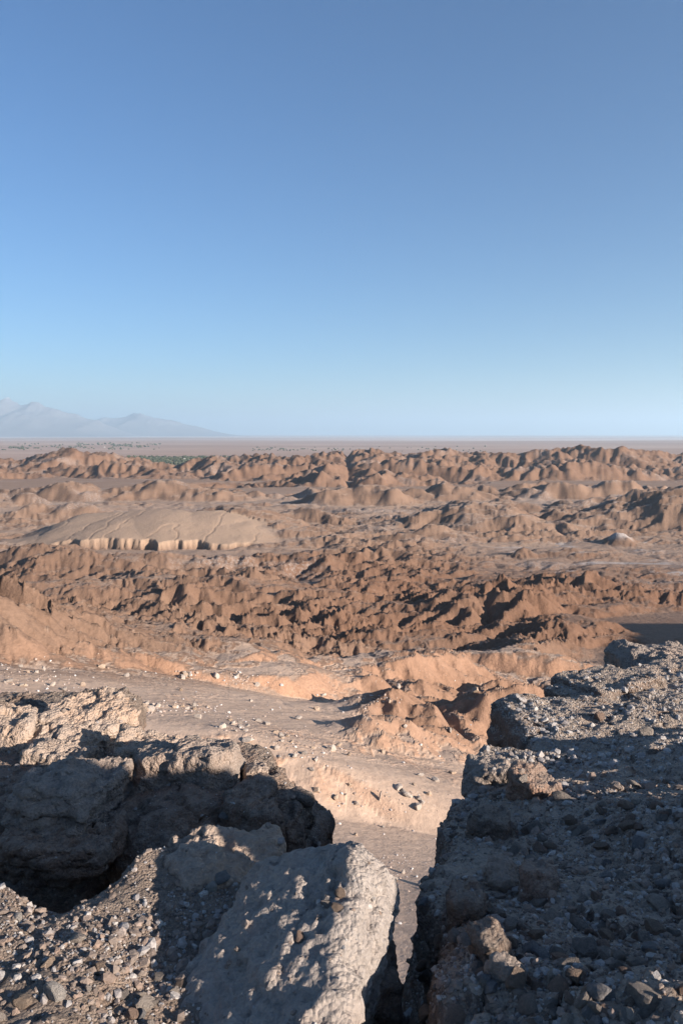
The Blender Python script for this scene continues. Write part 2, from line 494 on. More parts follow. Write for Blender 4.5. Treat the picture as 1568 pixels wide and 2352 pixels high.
def drainage(ny, nx, seed, iters=14, theta=0.46, kk=1.15, smax_=0.95):
    """relief carved by branching streams: steady-state slopes on a drainage tree, cell = 1"""
    rgd = np.random.default_rng(seed)
    yy, xx = np.mgrid[0:ny, 0:nx].astype(float)
    z = fbm2(xx / 46, yy / 46, 5, seed) * 16 + 6 * ridged2(xx / 60, yy / 60, 3, seed + 3) + rgd.random((ny, nx)) * 0.4
    wash = np.abs(noise2(xx / 150 + 7, yy / 75, seed + 9)) < 0.022        # sandy washes that carry the water away
    out = wash.copy(); out[0] = out[-1] = True; out[:, 0] = out[:, -1] = True
    idx = np.arange(ny * nx).reshape(ny, nx)
    nb = [(-1, 0, 1.0), (1, 0, 1.0), (0, -1, 1.0), (0, 1, 1.0), (-1, -1, 1.414), (-1, 1, 1.414), (1, -1, 1.414), (1, 1, 1.414)]
    hard = 1 + 0.7 * fbm2(xx / 40, yy / 22, 3, seed + 21)
    for it in range(iters):
        best = np.zeros((ny, nx)); rec = idx.copy(); dist = np.zeros((ny, nx))
        zp = np.pad(z, 1, mode='edge')
        for dy, dx, d in nb:
            s = (z - zp[1 + dy:1 + dy + ny, 1 + dx:1 + dx + nx]) / d * (0.85 + 0.3 * rgd.random((ny, nx)))
            m = s > best
            jy = np.clip(yy + dy, 0, ny - 1).astype(int); jx = np.clip(xx + dx, 0, nx - 1).astype(int)
            rec = np.where(m, jy * nx + jx, rec); dist = np.where(m, d, dist); best = np.where(m, s, best)
        rec = np.where(out, idx, rec).ravel(); dist = np.where(out, 0, dist).ravel()
        pit = (rec == idx.ravel()) & ~out.ravel()
        # depth in the tree by pointer jumping
        depth = (rec != idx.ravel()).astype(np.int64); p = rec.copy()
        for _ in range(12):
            depth = depth + depth[p]; p = p[p]
        A = np.ones(ny * nx)
        order = np.argsort(-depth, kind='stable'); ds = depth[order]
        cuts = np.flatnonzero(np.diff(ds)) + 1
        for grp in np.split(order, cuts):
            if depth[grp[0]] == 0: break
            np.add.at(A, rec[grp], A[grp])
        slope = np.minimum(kk * hard.ravel() * A ** -theta, smax_)
        dz = slope * dist
        root = np.where(pit, z.ravel() * 0.93, 0.0)       # closed hollows sink until they find a way out
        acc = dz + root * (rec == idx.ravel()); p = rec.copy()
        acc2 = dz.copy()
        for _ in range(12):
            acc2 = acc2 + np.where(p != np.arange(len(p)), acc2[p], acc2[p] * (acc2[p] != 0)); p = p[p]
        zz = acc2 + root[p]
        z = 0.35 * z + 0.65 * zz.reshape(ny, nx)
        z = np.where(out, 0, z)
        if it < iters - 2:
            z = z + rgd.random((ny, nx)) * 0.05
    zp = np.pad(z, 1, mode='edge')
    return (z * 4 + zp[:-2, 1:-1] + zp[2:, 1:-1] + zp[1:-1, :-2] + zp[1:-1, 2:]) / 8

def sample(G, gx, gy):
    gy = np.abs((gy % (2 * (G.shape[0] - 2)))); gy = np.where(gy > G.shape[0] - 2, 2 * (G.shape[0] - 2) - gy, gy)
    gx = np.abs((gx % (2 * (G.shape[1] - 2)))); gx = np.where(gx > G.shape[1] - 2, 2 * (G.shape[1] - 2) - gx, gx)
    iy = np.clip(np.floor(gy).astype(int), 0, G.shape[0] - 2); ix = np.clip(np.floor(gx).astype(int), 0, G.shape[1] - 2)
    fy, fx = gy - iy, gx - ix
    return (G[iy, ix] * (1 - fx) + G[iy, ix + 1] * fx) * (1 - fy) + (G[iy + 1, ix] * (1 - fx) + G[iy + 1, ix + 1] * fx) * fy

base, fz, cov, dome_m = macro(X, Y)
TX, TY = X.astype(F32), Y.astype(F32)
base = base.astype(F32)
# distance at which the level valley floor would be seen at the same dip: orders the zones on the tilted apron
yc_ = np.geomspace(6, 4500, 900)
Yq = np.interp(fz / np.maximum(Y, 1), (floor_z(yc_) / yc_), yc_)
Yq = np.where(Y > 330, Y, Yq)
# zones: where the ground is cut up, where it is sand
px_u = 784 + FPX * np.tan(A_) * 1.0
badl = sstep(138, 215, Yq) * (1 - sstep(900, 1500, Y))
badl_right = 1 - sstep(0.255, 0.315, X / np.maximum(Y, 1) + 0.03 * fbm2(TX / 40, TY / 40, 2, 19)) * (1 - sstep(370, 440, Y)) * sstep(150, 190, Yq)
flat_mid = sstep(430, 520, Y) * (1 - sstep(740, 820, Y)) * sstep(0.04, 0.2, X / np.maximum(Y, 1))
# folded ridges that strike across the view
ca, sa = math.cos(-0.16), math.sin(-0.16)
xr, yr = TX * ca - TY * sa, TX * sa + TY * ca
wx = fbm2(TX / 70, TY / 70, 3, 41) * 22; wy = fbm2(TX / 70, TY / 70, 3, 43) * 16
REL = drainage(540, 330, 5)
REL = REL / np.percentile(REL, 97)
rel = sample(REL, (xr + 0.35 * wx + 380) / 2.3, (yr + 0.35 * wy - 60) / 1.3).astype(F32)
amp = badl * badl_right * (1 - dome_m) * (1 - 0.75 * dome_front) * (1 - 0.72 * flat_mid)
amp = amp * np.interp(Yq, (165, 210, 300, 450, 700, 900), (4, 10, 15, 14, 10, 8)) * np.clip(0.62 + 0.38 * sstep(-0.2, 0.1, X / np.maximum(Y, 1)) + 1.3 * fbm2(TX / 120, TY / 60, 2, 57), 0.2, 1.2)
h = base + (rel - 0.35) * amp * (1 - 0.35 * cov)
# gullied red mounds on the right of the sand, just before the deep cuts
mound = sstep(72, 100, Yq) * (1 - sstep(140, 185, Yq)) * sstep(-0.03, 0.07, X / np.maximum(Y, 1) + 0.04 * fbm2(TX / 25, TY / 25, 2, 59))
rel3 = sample(REL, (xr + 800) / 0.85, (yr + 300) / 0.55).astype(F32)
h = h + mound * (rel3 - 0.25) * 4.6
# far range broken into many cones
fa = sstep(1150, 1500, Y) * cov
rel2 = sample(REL, (TX + 3000) / 4.6, (TY + 500) / 3.6).astype(F32)
h = h + fa * (rel2 - 0.62) * 30
midh = sstep(520, 700, Y) * (1 - sstep(1150, 1400, Y)) * cov
h = h + midh * (1 - dome_m) * (rel2 - 0.5) * 9
far_plain = sstep(2450, 2900, Y)
h = h * (1 - far_plain) + (-150) * far_plain
# gentle swell of sand
sand = (1 - badl) * (1 - sstep(900, 1200, Y))
h = h + sand * fbm2(TX / 30, TY / 24, 3, 71, 0.4) * np.clip(Y / 90, 0.1, 1.5) * 1.0
h = h.astype(F32)

def grad(h):
    dr = np.gradient(h, rad, axis=0)
    da = np.gradient(h, az, axis=1) / R_
    s, c = np.sin(A_), np.cos(A_)
    return (dr * s + da * c).astype(F32), (dr * c - da * s).astype(F32)

# water-cut gullies at falling sizes
gx, gy = grad(h)
k = np.ones(3)
slope = np.sqrt(gx * gx + gy * gy)
ero = np.zeros_like(h); egx = np.zeros_like(h); egy = np.zeros_like(h)
near = np.clip(Y / 200, 0.12, 1)
core = sstep(165, 205, Yq) * (1 - sstep(520, 700, Y))
vary = np.clip(0.72 + 0.35 * core + 1.0 * fbm2(TX / 120, TY / 80, 3, 95), 0.15, 1.3)
for i, (wl, am) in enumerate(((46, 1.6), (21, 1.7), (10.5, 1.2), (5.2, 0.75), (2.7, 0.36), (1.35, 0.17))):
    dirx, diry = gx + egx * 0.9, gy + egy * 0.9
    ln = np.sqrt(dirx * dirx + diry * diry) + 0.02
    px_, py_ = -diry / ln, dirx / ln
    hh, hx, hy = gullies(TX / wl, TY / wl, px_, py_, 100 + i * 11)
    hh = -np.abs(hh) * 1.3 + 0.55 if i >= 1 else hh
    st = np.clip((slope - 0.10) * 2.2, 0, 1)
    st = st / (1 + (slope / 0.9) ** 2)
    if wl > 20: st = st * sstep(150, 230, Yq)
    st = st * (1 - 0.72 * dome_m) * np.clip(badl + cov + mound + sstep(1000, 1300, Y), 0.04, 1)
    # drop sizes that the mesh cannot carry at this distance
    ok = sstep(1.6, 3.2, wl / np.maximum(R_ * 0.0042, 0.05))
    a = (am * st * ok * vary * np.interp(Yq, (0, 130, 165, 200), (0.4, 0.4, 0.5, 1.0)) * np.where(wl > 20, 1, np.where(wl < 3, 1, near ** 0.5))).astype(F32)
    ero += hh * a
    egx += (hx * a / wl * 6.0); egy += (hy * a / wl * 6.0)
h2 = h + ero
# rills down the dome
dx_d = TX + fbm2(TX / 40, TY / 60, 3, 301) * 16
rill = np.abs(noise2(dx_d / 44, TY / 260, 303))
h2 = h2 - dome_m * (1 - sstep(0.0, 0.022, rill)) * 0.8 * sstep(0.0, 0.5, dome_m)
# small rough relief everywhere
h2 = h2 + fbm2(TX / 7, TY / 7, 3, 401) * np.clip(slope, 0.05, 0.7) * 1.1 * near * (0.2 + 0.8 * sstep(140, 190, Yq))
h2 = h2 + fbm2(TX / 1.9, TY / 1.9, 3, 403) * 0.22 * near ** 1.5 * (Y < 500) * (1 - dome_m)

# what the ground is made of
gx, gy = grad(h2)
sl = np.sqrt(gx * gx + gy * gy)
orange = sstep(45, 85, Yq) * (1 - sstep(150, 215, Yq)) * sstep(0.38, 0.62, sl + 0.25 * fbm2(TX / 30, TY / 30, 3, 501))
orange = orange * (1 - 0.6 * mound)
salt = sstep(0.10, 0.34, fbm2(TX / 130, TY / 60, 4, 511)) * sstep(420, 560, Y) * (1 - dome_m)
salt_flat = sstep(480, 560, Y) * (1 - sstep(1200, 1400, Y)) * 0.6 * sstep(0.22, 0.4, fbm2(TX / 60, TY / 26, 3, 521)) * (1 - sstep(0.12, 0.25, sl)) * sstep(0.1, 0.3, X / Y)
# salt pyramid at the right
pc = at(1424, 1240, floor_y(1424, 1256) + 18)
salt_flat = np.maximum(salt_flat, 0.75 - 0.75 * sstep(5, 15, np.hypot(X - pc[0], Y - pc[1])))
sandm = np.clip((1 - sstep(0.18, 0.42, sl)), 0, 1)
sandm = np.maximum(sandm, (1 - sstep(130, 175, Yq)) * 0.9 * (1 - 0.8 * mound))
sandm = sandm * (1 - 0.5 * sstep(160, 230, Yq))
red = np.maximum(sstep(150, 290, Yq), 0.75 * mound) * (1 - sstep(520, 800, Y)) * (1 - 0.6 * dome_m) * np.clip(0.35 + 0.65 * sstep(-0.25, 0.12, X / np.maximum(Y, 1)) + 0.5 * fbm2(TX / 90, TY / 50, 3, 531), 0, 1) + 0.6 * sstep(1300, 1700, Y)
ter_me = mesh_np("badlands", np.stack((TX, TY, h2), -1).reshape(-1, 3), grid_quads(NR, NC))
for nm, v in (("orange", orange), ("salt", salt), ("white", salt_flat), ("sand", sandm), ("red", red), ("dome", dome_m), ("near_sand", sandm * (1 - sstep(130, 200, Yq)) * (1 - 0.8 * orange))):
    attr(ter_me, nm, v.ravel())

def earth_material():
    m = NT("badlands_earth", 1.0)
    P = m.pos()
    big = m.noise(m.scaled(P, (0.012, 0.02, 0.05)), 1.0, 5)
    mid = m.noise(P, 0.11, 6, 0.65)
    fine = m.noise(P, 1.3, 5, 0.7)
    brown = m.ramp(big, (0.32, (0.170, 0.108, 0.076)), (0.68, (0.235, 0.156, 0.112)))
    redc = m.ramp(mid, (0.3, (0.128, 0.070, 0.045)), (0.7, (0.185, 0.106, 0.070)))
    c = m.mix(m.math('MULTIPLY', m.attr("red"), 0.9), brown, redc)
    c = m.mix(m.math('MULTIPLY', m.attr("sand"), m.math('SUBTRACT', 0.85, m.math('MULTIPLY', m.attr("red"), 0.45))), c, m.ramp(mid, (0.3, (0.46, 0.335, 0.252)), (0.7, (0.52, 0.39, 0.30))))
    c = m.mix(m.math('MULTIPLY', m.attr("orange"), 0.8), c, m.ramp(mid, (0.3, (0.35, 0.195, 0.12)), (0.7, (0.42, 0.25, 0.165))))
    c = m.mix(m.math('MULTIPLY', m.attr("dome"), 0.85), c, (0.37, 0.262, 0.186))
    grit = m.ramp(m.noise(P, 0.5, 6, 0.75), (0.45, 0.0), (0.62, 1.0))
    c = m.mix(m.math('MULTIPLY', m.math('MULTIPLY', m.attr("salt"), grit), 0.5), c, (0.40, 0.37, 0.35))
    c = m.mix(m.math('MULTIPLY', m.attr("white"), m.ramp(fine, (0.35, 0.25), (0.6, 0.9))), c, (0.55, 0.52, 0.50))
    c = m.mix(0.55, c, m.ramp(fine, (0.25, 0.62), (0.75, 1.30)), 'MULTIPLY')
    pale = m.ramp(m.voro(P, 0.9, 'F1', "Distance"), (0.05, 1.0), (0.16, 0.0))
    c = m.mix(m.math('MULTIPLY', m.math('MULTIPLY', pale, m.attr("sand")), 0.35), c, (0.55, 0.45, 0.37))
    hgt = m.math('ADD', m.math('MULTIPLY', fine, 0.35), m.math('MULTIPLY', m.noise(P, 0.35, 8, 0.72), 1.0))
    hgt = m.math('MULTIPLY', hgt, m.math('SUBTRACT', 1.0, m.math('MULTIPLY', m.attr("near_sand"), 0.8)))
    return m.done(c, m.bump(hgt, 1.6, 0.55))
terrain = obj("terrain", ter_me, earth_material(), kind="structure",
              label="eroded red brown badlands of ridges, gullies and sand below the cliff", cat="terrain")

# ------------------------------------------------------------------ the plain behind, out to the horizon
def plain_material():
    m = NT("plain_earth", 1.0)
    P = m.pos()
    a = m.noise(m.scaled(P, (0.00018, 0.0007, 1)), 1.0, 6, 0.6)
    b = m.noise(m.scaled(P, (0.0016, 0.005, 1)), 1.0, 6, 0.7)
    c = m.ramp(a, (0.30, (0.31, 0.205, 0.155)), (0.5, (0.38, 0.265, 0.205)), (0.72, (0.46, 0.345, 0.275)))
    c = m.mix(0.6, c, m.ramp(b, (0.3, 0.75), (0.7, 1.2)), 'MULTIPLY')
    sep = m.n("ShaderNodeSeparateXYZ"); m.l(P, sep.inputs[0])
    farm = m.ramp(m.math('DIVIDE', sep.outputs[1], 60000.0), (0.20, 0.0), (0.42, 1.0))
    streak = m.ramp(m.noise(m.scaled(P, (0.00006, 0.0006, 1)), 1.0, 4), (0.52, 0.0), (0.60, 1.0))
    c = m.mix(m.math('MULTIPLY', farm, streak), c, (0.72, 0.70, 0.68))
    return m.done(c)
xs = np.array((-90000, -40000, -16000, -6000, 0, 6000, 16000, 40000, 90000), float)
ys = np.array((2300, 2700, 3600, 6000, 12000, 25000, 60000, 120000), float)
XX, YY = np.meshgrid(xs, ys)
ZZ = np.where(YY < 2500, -175, -150.4)
pl = mesh_np("plain", np.stack((XX, YY, ZZ), -1).reshape(-1, 3), grid_quads(len(ys), len(xs)))
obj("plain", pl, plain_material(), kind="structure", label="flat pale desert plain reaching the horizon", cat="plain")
# ------------------------------------------------------------------ mountains far across the plain
def mountain(name, crest, dist, depth, seed, label):
    us = np.array([c[0] for c in crest], float); vv = np.array([c[1] for c in crest], float)
    a = np.array([pix(u, 1000)[0] for u in us]); t = np.array([pix(u, v)[1] for u, v in crest])
    x = np.linspace(a[0], a[-1], 260) * dist
    y = dist + np.linspace(-1, 1, 60) * depth
    Xm, Ym = np.meshgrid(x, y)
    ch = np.interp(x / dist, a, t) * dist + 150
    k = 1 - np.abs(Ym - dist) / depth
    rid = ridged2(Xm / 2600, Ym / 2600, 5, seed)
    z = ch[None, :] * (np.clip(k, 0, 1) ** 0.9) * (0.82 + 0.26 * rid * np.clip(k * 1.5, 0, 1)) 
    z = z * np.minimum(1, np.minimum(Xm - x[0], x[-1] - Xm) / 2500) - 152
    me = mesh_np(name, np.stack((Xm, Ym, z), -1).reshape(-1, 3), grid_quads(60, 260))
    m = NT(name + "_rock", 1.0)
    P = m.pos(); n1 = m.noise(P, 0.0009, 6, 0.65)
    c = m.ramp(n1, (0.3, (0.16, 0.155, 0.16)), (0.7, (0.21, 0.20, 0.205)))
    sep = m.n("ShaderNodeSeparateXYZ"); m.l(P, sep.inputs[0])
    hgt = m.math('ADD', sep.outputs[2], m.math('MULTIPLY', n1, 500.0))
    snow = m.ramp(m.math('DIVIDE', hgt, 3000.0), (0.70, 0.0), (0.76, 1.0))
    c = m.mix(snow, c, (0.8, 0.8, 0.82))
    obj(name, me, m.done(c), kind="structure", label=label, cat="mountain")
mountain("mountain", [(-260, 968), (-120, 936), (-40, 928), (0, 921), (22, 914), (36, 919), (50, 927), (80, 922), (105, 930), (140, 940), (170, 950), (215, 962), (270, 976), (330, 996)], 42000, 6000, 5,
         "snow tipped volcano fading into haze at the left edge")
mountain("mountain", [(150, 996), (205, 966), (250, 954), (300, 951), (335, 946), (350, 949), (385, 957), (425, 972), (480, 984), (540, 992), (560, 996)], 50000, 6500, 8,
         "faint bluish mountain range beyond the plain right of the volcano")
# ------------------------------------------------------------------ rocks near the camera
def rot_m(rx, ry, rz):
    return np.array(Matrix.Rotation(math.radians(rz), 3, 'Z') @ Matrix.Rotation(math.radians(ry), 3, 'Y') @ Matrix.Rotation(math.radians(rx), 3, 'X'))

def sd_box(p, c, h, rot=(0, 0, 0), r=0.05):
    q = (p - np.asarray(c, F32)) @ rot_m(*rot).astype(F32)
    d = np.abs(q) - (np.asarray(h, F32) - r)
    return np.sqrt((np.maximum(d, 0) ** 2).sum(-1)) + np.minimum(d.max(-1), 0) - r

def sd_ell(p, c, h, rot=(0, 0, 0)):
    q = (p - np.asarray(c, F32)) @ rot_m(*rot).astype(F32)
    k0 = np.sqrt(((q / np.asarray(h, F32)) ** 2).sum(-1))
    return (k0 - 1) * float(min(h))

def sd_plane(p, pt, n):
    n = np.asarray(n, F32); n = n / np.sqrt((n * n).sum())
    return (p - np.asarray(pt, F32)) @ n

def smin(a, b, k):
    h = np.clip(0.5 + 0.5 * (b - a) / k, 0, 1)
    return b + (a - b) * h - k * h * (1 - h)

def smax(a, b, k):
    return -smin(-a, -b, k)

def surface_nets(f, lo, hi, vox):
    lo = np.asarray(lo, float); hi = np.asarray(hi, float)
    n = np.ceil((hi - lo) / vox).astype(int) + 1
    B = 8
    nb = -(-n // B)
    bc = np.stack(np.meshgrid(*[lo[i] + (np.arange(nb[i]) * B + (B - 1) / 2) * vox for i in range(3)], indexing='ij'), -1).reshape(-1, 3).astype(F32)
    bv = f(bc)
    V = np.repeat(np.repeat(np.repeat(bv.reshape(nb), B, 0), B, 1), B, 2)
    blocks = np.argwhere(np.abs(bv.reshape(nb)) < B * vox * 1.35)
    o = np.stack(np.meshgrid(np.arange(B), np.arange(B), np.arange(B), indexing='ij'), -1).reshape(-1, 3)
    for i in range(0, len(blocks), 1200):
        g = (blocks[i:i + 1200, None, :] * B + o[None]).reshape(-1, 3)
        V[g[:, 0], g[:, 1], g[:, 2]] = f((lo + g * vox).astype(F32))
    V = np.ascontiguousarray(V[:n[0], :n[1], :n[2]])
    s = V < 0
    c = [s[dx:n[0] - 1 + dx, dy:n[1] - 1 + dy, dz:n[2] - 1 + dz] for dx in (0, 1) for dy in (0, 1) for dz in (0, 1)]
    cnt = sum(k.astype(np.int8) for k in c)
    act = np.argwhere((cnt > 0) & (cnt < 8))
    idx = np.full((n[0] - 1, n[1] - 1, n[2] - 1), -1, np.int64)
    idx[act[:, 0], act[:, 1], act[:, 2]] = np.arange(len(act))
    acc = np.zeros((len(act), 3)); num = np.zeros(len(act))
    cor = [np.array((dx, dy, dz)) for dx in (0, 1) for dy in (0, 1) for dz in (0, 1)]
    for a in range(8):
        for b in range(a + 1, 8):
            if np.abs(cor[a] - cor[b]).sum() != 1: continue
            pa, pb = act + cor[a], act + cor[b]
            va = V[pa[:, 0], pa[:, 1], pa[:, 2]]; vb = V[pb[:, 0], pb[:, 1], pb[:, 2]]
            m = (va < 0) != (vb < 0)
            t = np.where(m, va / np.where(m, va - vb, 1), 0)
            acc += np.where(m[:, None], pa + (pb - pa) * t[:, None], 0); num += m
    verts = lo + acc / num[:, None] * vox
    quads = []
    for ax in range(3):
        sl0 = [slice(None)] * 3; sl1 = [slice(None)] * 3
        sl0[ax] = slice(0, -1); sl1[ax] = slice(1, None)
        ch = s[tuple(sl0)] != s[tuple(sl1)]
        e = np.argwhere(ch)
        o1, o2 = [i for i in range(3) if i != ax]
        ok = (e[:, o1] > 0) & (e[:, o2] > 0) & (e[:, o1] < n[o1] - 1) & (e[:, o2] < n[o2] - 1)
        e = e[ok]
        d1 = np.zeros(3, int); d1[o1] = 1; d2 = np.zeros(3, int); d2[o2] = 1
        q = np.stack([idx[tuple((e - a_ * d1 - b_ * d2).T)] for a_, b_ in ((1, 1), (0, 1), (0, 0), (1, 0))], -1)
        ins = s[e[:, 0], e[:, 1], e[:, 2]]
        flip = ins if ax != 1 else ~ins
        q = np.where(flip[:, None], q, q[:, ::-1])
        quads.append(q)
    return verts.astype(F32), np.concatenate(quads)

def vnormals(co, q):
    n = np.zeros_like(co)
    d = np.cross(co[q[:, 2]] - co[q[:, 0]], co[q[:, 3]] - co[q[:, 1]])
    for k in range(4):
        for ax in range(3):
            n[:, ax] += np.bincount(q[:, k], d[:, ax], len(co))
    return n / (np.sqrt((n * n).sum(-1, keepdims=True)) + 1e-12)

def ridge3(p, sc, octv, seed, gain=0.5):
    x, y, z = p[:, 0] * sc, p[:, 1] * sc, p[:, 2] * sc
    r = 0.0; a = 1.0; n = 0.0
    for i in range(octv):
        r = r + a * (1 - np.clip(np.abs(noise3(x, y, z, seed + i * 19)) * 2.2, 0, 1)) ** 1.5
        n += a; a *= gain; x = x * 2.1 + 1.3; y = y * 2.1 - 4.1; z = z * 2.1 + 2.2
    return r / n

def roughen(co, q, s, seed, big=1.0, mid=1.0, fine=1.0, strata=0.0, crack=0.5, pits=0.5):
    """weathered relief on a rock of size s (metres)"""
    n = vnormals(co, q)
    d = big * 0.13 * s * fbm3(co, 1.2 / s, 3, seed)
    warp = np.stack([fbm3(co, 2.0 / s, 2, seed + 50 + k) for k in range(3)], -1).astype(F32) * 0.10 * s
    f1, f2, cid = worley3((co + warp) * np.array((1, 1, 1.5), F32), 1.7 / s, seed + 5)
    e = f2 - f1
    d += mid * 0.055 * s * (cid - 0.5) * sstep(0.0, 0.05, e)
    d -= crack * 0.05 * s * (1 - sstep(0.0, 0.035, e)) * sstep(-0.1, 0.2, fbm3(co, 1.5 / s, 2, seed + 8))
    if strata:
        zz = co[:, 2] / s * 6 + fbm3(co, 1.2 / s, 3, seed + 70) * 1.5
        fr = zz % 1.0
        d += strata * 0.05 * s * (np.minimum(fr * 4, (1 - fr) * 1.33) - 0.6)
    co = co + n * d[:, None].astype(F32)
    n = vnormals(co, q)
    e = mid * 0.040 * (ridge3(co, 3.6, 2, seed + 20) - 0.45)
    e += mid * 0.024 * (ridge3(co, 10.0, 2, seed + 24) - 0.45)
    e += fine * 0.016 * (ridge3(co, 24.0, 3, seed + 41, 0.6) - 0.4)
    for sc_, am_ in ((5.5, 0.030), (15.0, 0.012)):          # broken chips with crisp edges
        c1, c2, ci = worley3(co + fbm3(co, 6.0, 2, seed + 81)[:, None].astype(F32) * 0.03, sc_, seed + 83)
        e += mid * am_ * (ci - 0.5) * sstep(0.0, 0.07, c2 - c1)
    w1, _, _ = worley3(co, 11.0, seed + 61)
    hole = (1 - sstep(0.10, 0.34, w1)) * sstep(-0.1, 0.2, fbm3(co, 2.2, 2, seed + 63))
    e -= pits * 0.032 * hole
    return (co + n * e[:, None]).astype(F32)

BVHS = {}
def rock(name, f, lo, hi, vox, size, seed, mat, label, cat="boulder", group=None, kind=None, **kw):
    co, q = surface_nets(f, lo, hi, vox)
    co = roughen(co, q, size, seed, **kw)
    org = co.mean(0) * (1, 1, 0) + (0, 0, co[:, 2].min())
    me = mesh_np(name, co - org.astype(F32), q)
    o = obj(name, me, mat, label=label, cat=cat, group=group, kind=kind, loc=tuple(org))
    BVHS[o.name] = (co, q)
    return o

def rock_material(name, dark, light, warm, scale=1.0, bump=1.0, warmth=0.5, dust_sun=0.30):
    m = NT(name, 0.95)
    P = m.pos()
    n1 = m.noise(P, 1.6 * scale, 7, 0.62, 0.4); n2 = m.noise(P, 9.0 * scale, 7, 0.7); n3 = m.noise(P, 46.0 * scale, 6, 0.75)
    c = m.ramp(n2, (0.30, dark), (0.70, light))
    c = m.mix(m.math('MULTIPLY', m.ramp(n1, (0.46, 0.0), (0.62, 1.0)), warmth), c, warm)
    c = m.mix(0.55, c, m.ramp(n3, (0.25, 0.55), (0.75, 1.45)), 'MULTIPLY')
    spk = m.ramp(m.voro(P, 120 * scale), (0.10, 1.0), (0.30, 0.0))
    c = m.mix(m.math('MULTIPLY', spk, 0.22), c, (0.5, 0.46, 0.42))
    # dusty paleness on what faces up; on the cliff partly painted sunlight
    geo = m.n("ShaderNodeNewGeometry"); sp = m.n("ShaderNodeSeparateXYZ"); m.l(geo.outputs["True Normal"], sp.inputs[0])
    up = m.ramp(m.math('ADD', sp.outputs[2], m.math('MULTIPLY', m.math('SUBTRACT', n2, 0.5), 0.8)), (0.55, 0.0), (0.95, 1.0))
    c = m.mix(m.math('MULTIPLY', up, dust_sun), c, (0.41, 0.335, 0.27))
    h = m.math('ADD', m.math('MULTIPLY', n3, 0.35), m.math('MULTIPLY', n2, 0.7))
    h = m.math('ADD', h, m.math('MULTIPLY', m.voro(P, 55 * scale), -0.35))
    return m.done(c, m.bump(h, 0.06 * bump, 0.85))

M_GREY = rock_material("grey_rock", (0.205, 0.165, 0.140), (0.330, 0.275, 0.238), (0.360, 0.255, 0.190))
M_PALE = rock_material("pale_rock", (0.290, 0.222, 0.176), (0.440, 0.350, 0.285), (0.450, 0.305, 0.212), warmth=0.7)
M_WARM = rock_material("reddish_rock", (0.165, 0.115, 0.090), (0.265, 0.195, 0.158), (0.280, 0.165, 0.115), warmth=0.9)
M_BLOCK = rock_material("pale_grey_rock", (0.270, 0.232, 0.208), (0.400, 0.352, 0.318), (0.410, 0.300, 0.232), warmth=0.4)
M_DARK = rock_material("brown_rock", (0.112, 0.086, 0.070), (0.205, 0.160, 0.132), (0.240, 0.150, 0.106), warmth=0.8)

M_CLIFF = rock_material("cliff_rock", (0.112, 0.086, 0.070), (0.205, 0.160, 0.132), (0.240, 0.150, 0.106), warmth=0.7, dust_sun=0.75)  # dusty top mixed stronger to paint in the brightness of grazing sun
M_DIRT = rock_material("stony_dirt", (0.150, 0.112, 0.088), (0.245, 0.188, 0.150), (0.260, 0.180, 0.132), scale=1.6, warmth=0.6)

def rim_x(y):
    return np.interp(y, (1.5, 2.4, 3.3, 4.2, 5.0, 7.6), (0.10, 0.20, 0.33, 0.50, 0.71, 1.45))

def ledge_top(x, y):
    """height of the gravel covered top of the right-hand cliff"""
    k = np.interp(y, (2.5, 4.2, 5.6), (0.17, 0.17, 0.10))
    return -1.90 - 0.185 * (y - 2.3) + k * np.clip(x - rim_x(y), 0, 2.4)

def f_right(p):
    x, y, z = p[:, 0], p[:, 1], p[:, 2]
    wob = 0.05 * np.sin(y * 2.1 + z * 1.3) + 0.04 * np.sin(y * 5.3 - z * 2.2 + 1.0)
    top = z - ledge_top(x, y) - 0.04 * np.sin(x * 3.1 + y * 2.3)
    xs_ = rim_x(y) + 0.14 + wob * np.clip((y - 1.8), 0, 1) + 0.05 * np.sin(z * 4.0)
    side = (xs_ - x) * 0.97 + (z + 2.2) * 0.16
    d = smax(top, side, 0.12)
    d = smax(d, (y - 5.65 - 0.45 * np.clip(x - 1.3, 0, 1.6)) * 0.8 + (z + 2.6) * 0.5, 0.1)
    fill = smax(z + 2.78 - 0.06 * np.clip(x - 1.5, 0, 3), smax(y - 6.6, 1.35 - x, 0.1), 0.1)
    d = smin(d, fill, 0.06)
    slab = sd_box(p, (3.35, 6.88, -3.66), (1.82, 0.80, 1.0), (-1, 1, 3), 0.12)
    slab2 = sd_box(p, (3.45, 7.75, -3.62), (1.05, 0.75, 1.0), (-2, -2, 24), 0.08)
    slab3 = sd_box(p, (2.85, 7.95, -3.05), (0.42, 0.42, 0.48), (-4, -3, 24), 0.06)
    d = smin(d, smin(smin(slab, slab2, 0.05), slab3, 0.03), 0.04)
    low = sd_box(p, (1.34, 5.2, -3.52), (0.42, 0.55, 1.12), (0, 0, -14), 0.08)
    d = smin(d, low, 0.04)
    step = sd_box(p, (1.70, 5.95, -3.45), (0.28, 0.35, 0.75), (0, 0, 10), 0.06)
    return smin(d, step, 0.04)
rock("cliff", f_right, (-0.1, 1.35, -4.7), (5.2, 9.2, -1.1), 0.021, 1.0, 3, M_CLIFF,
     "dark rock cliff with a gravel covered top filling the lower right", cat="cliff", big=0.30, mid=0.75, crack=0.9, pits=0.5, strata=0.3)

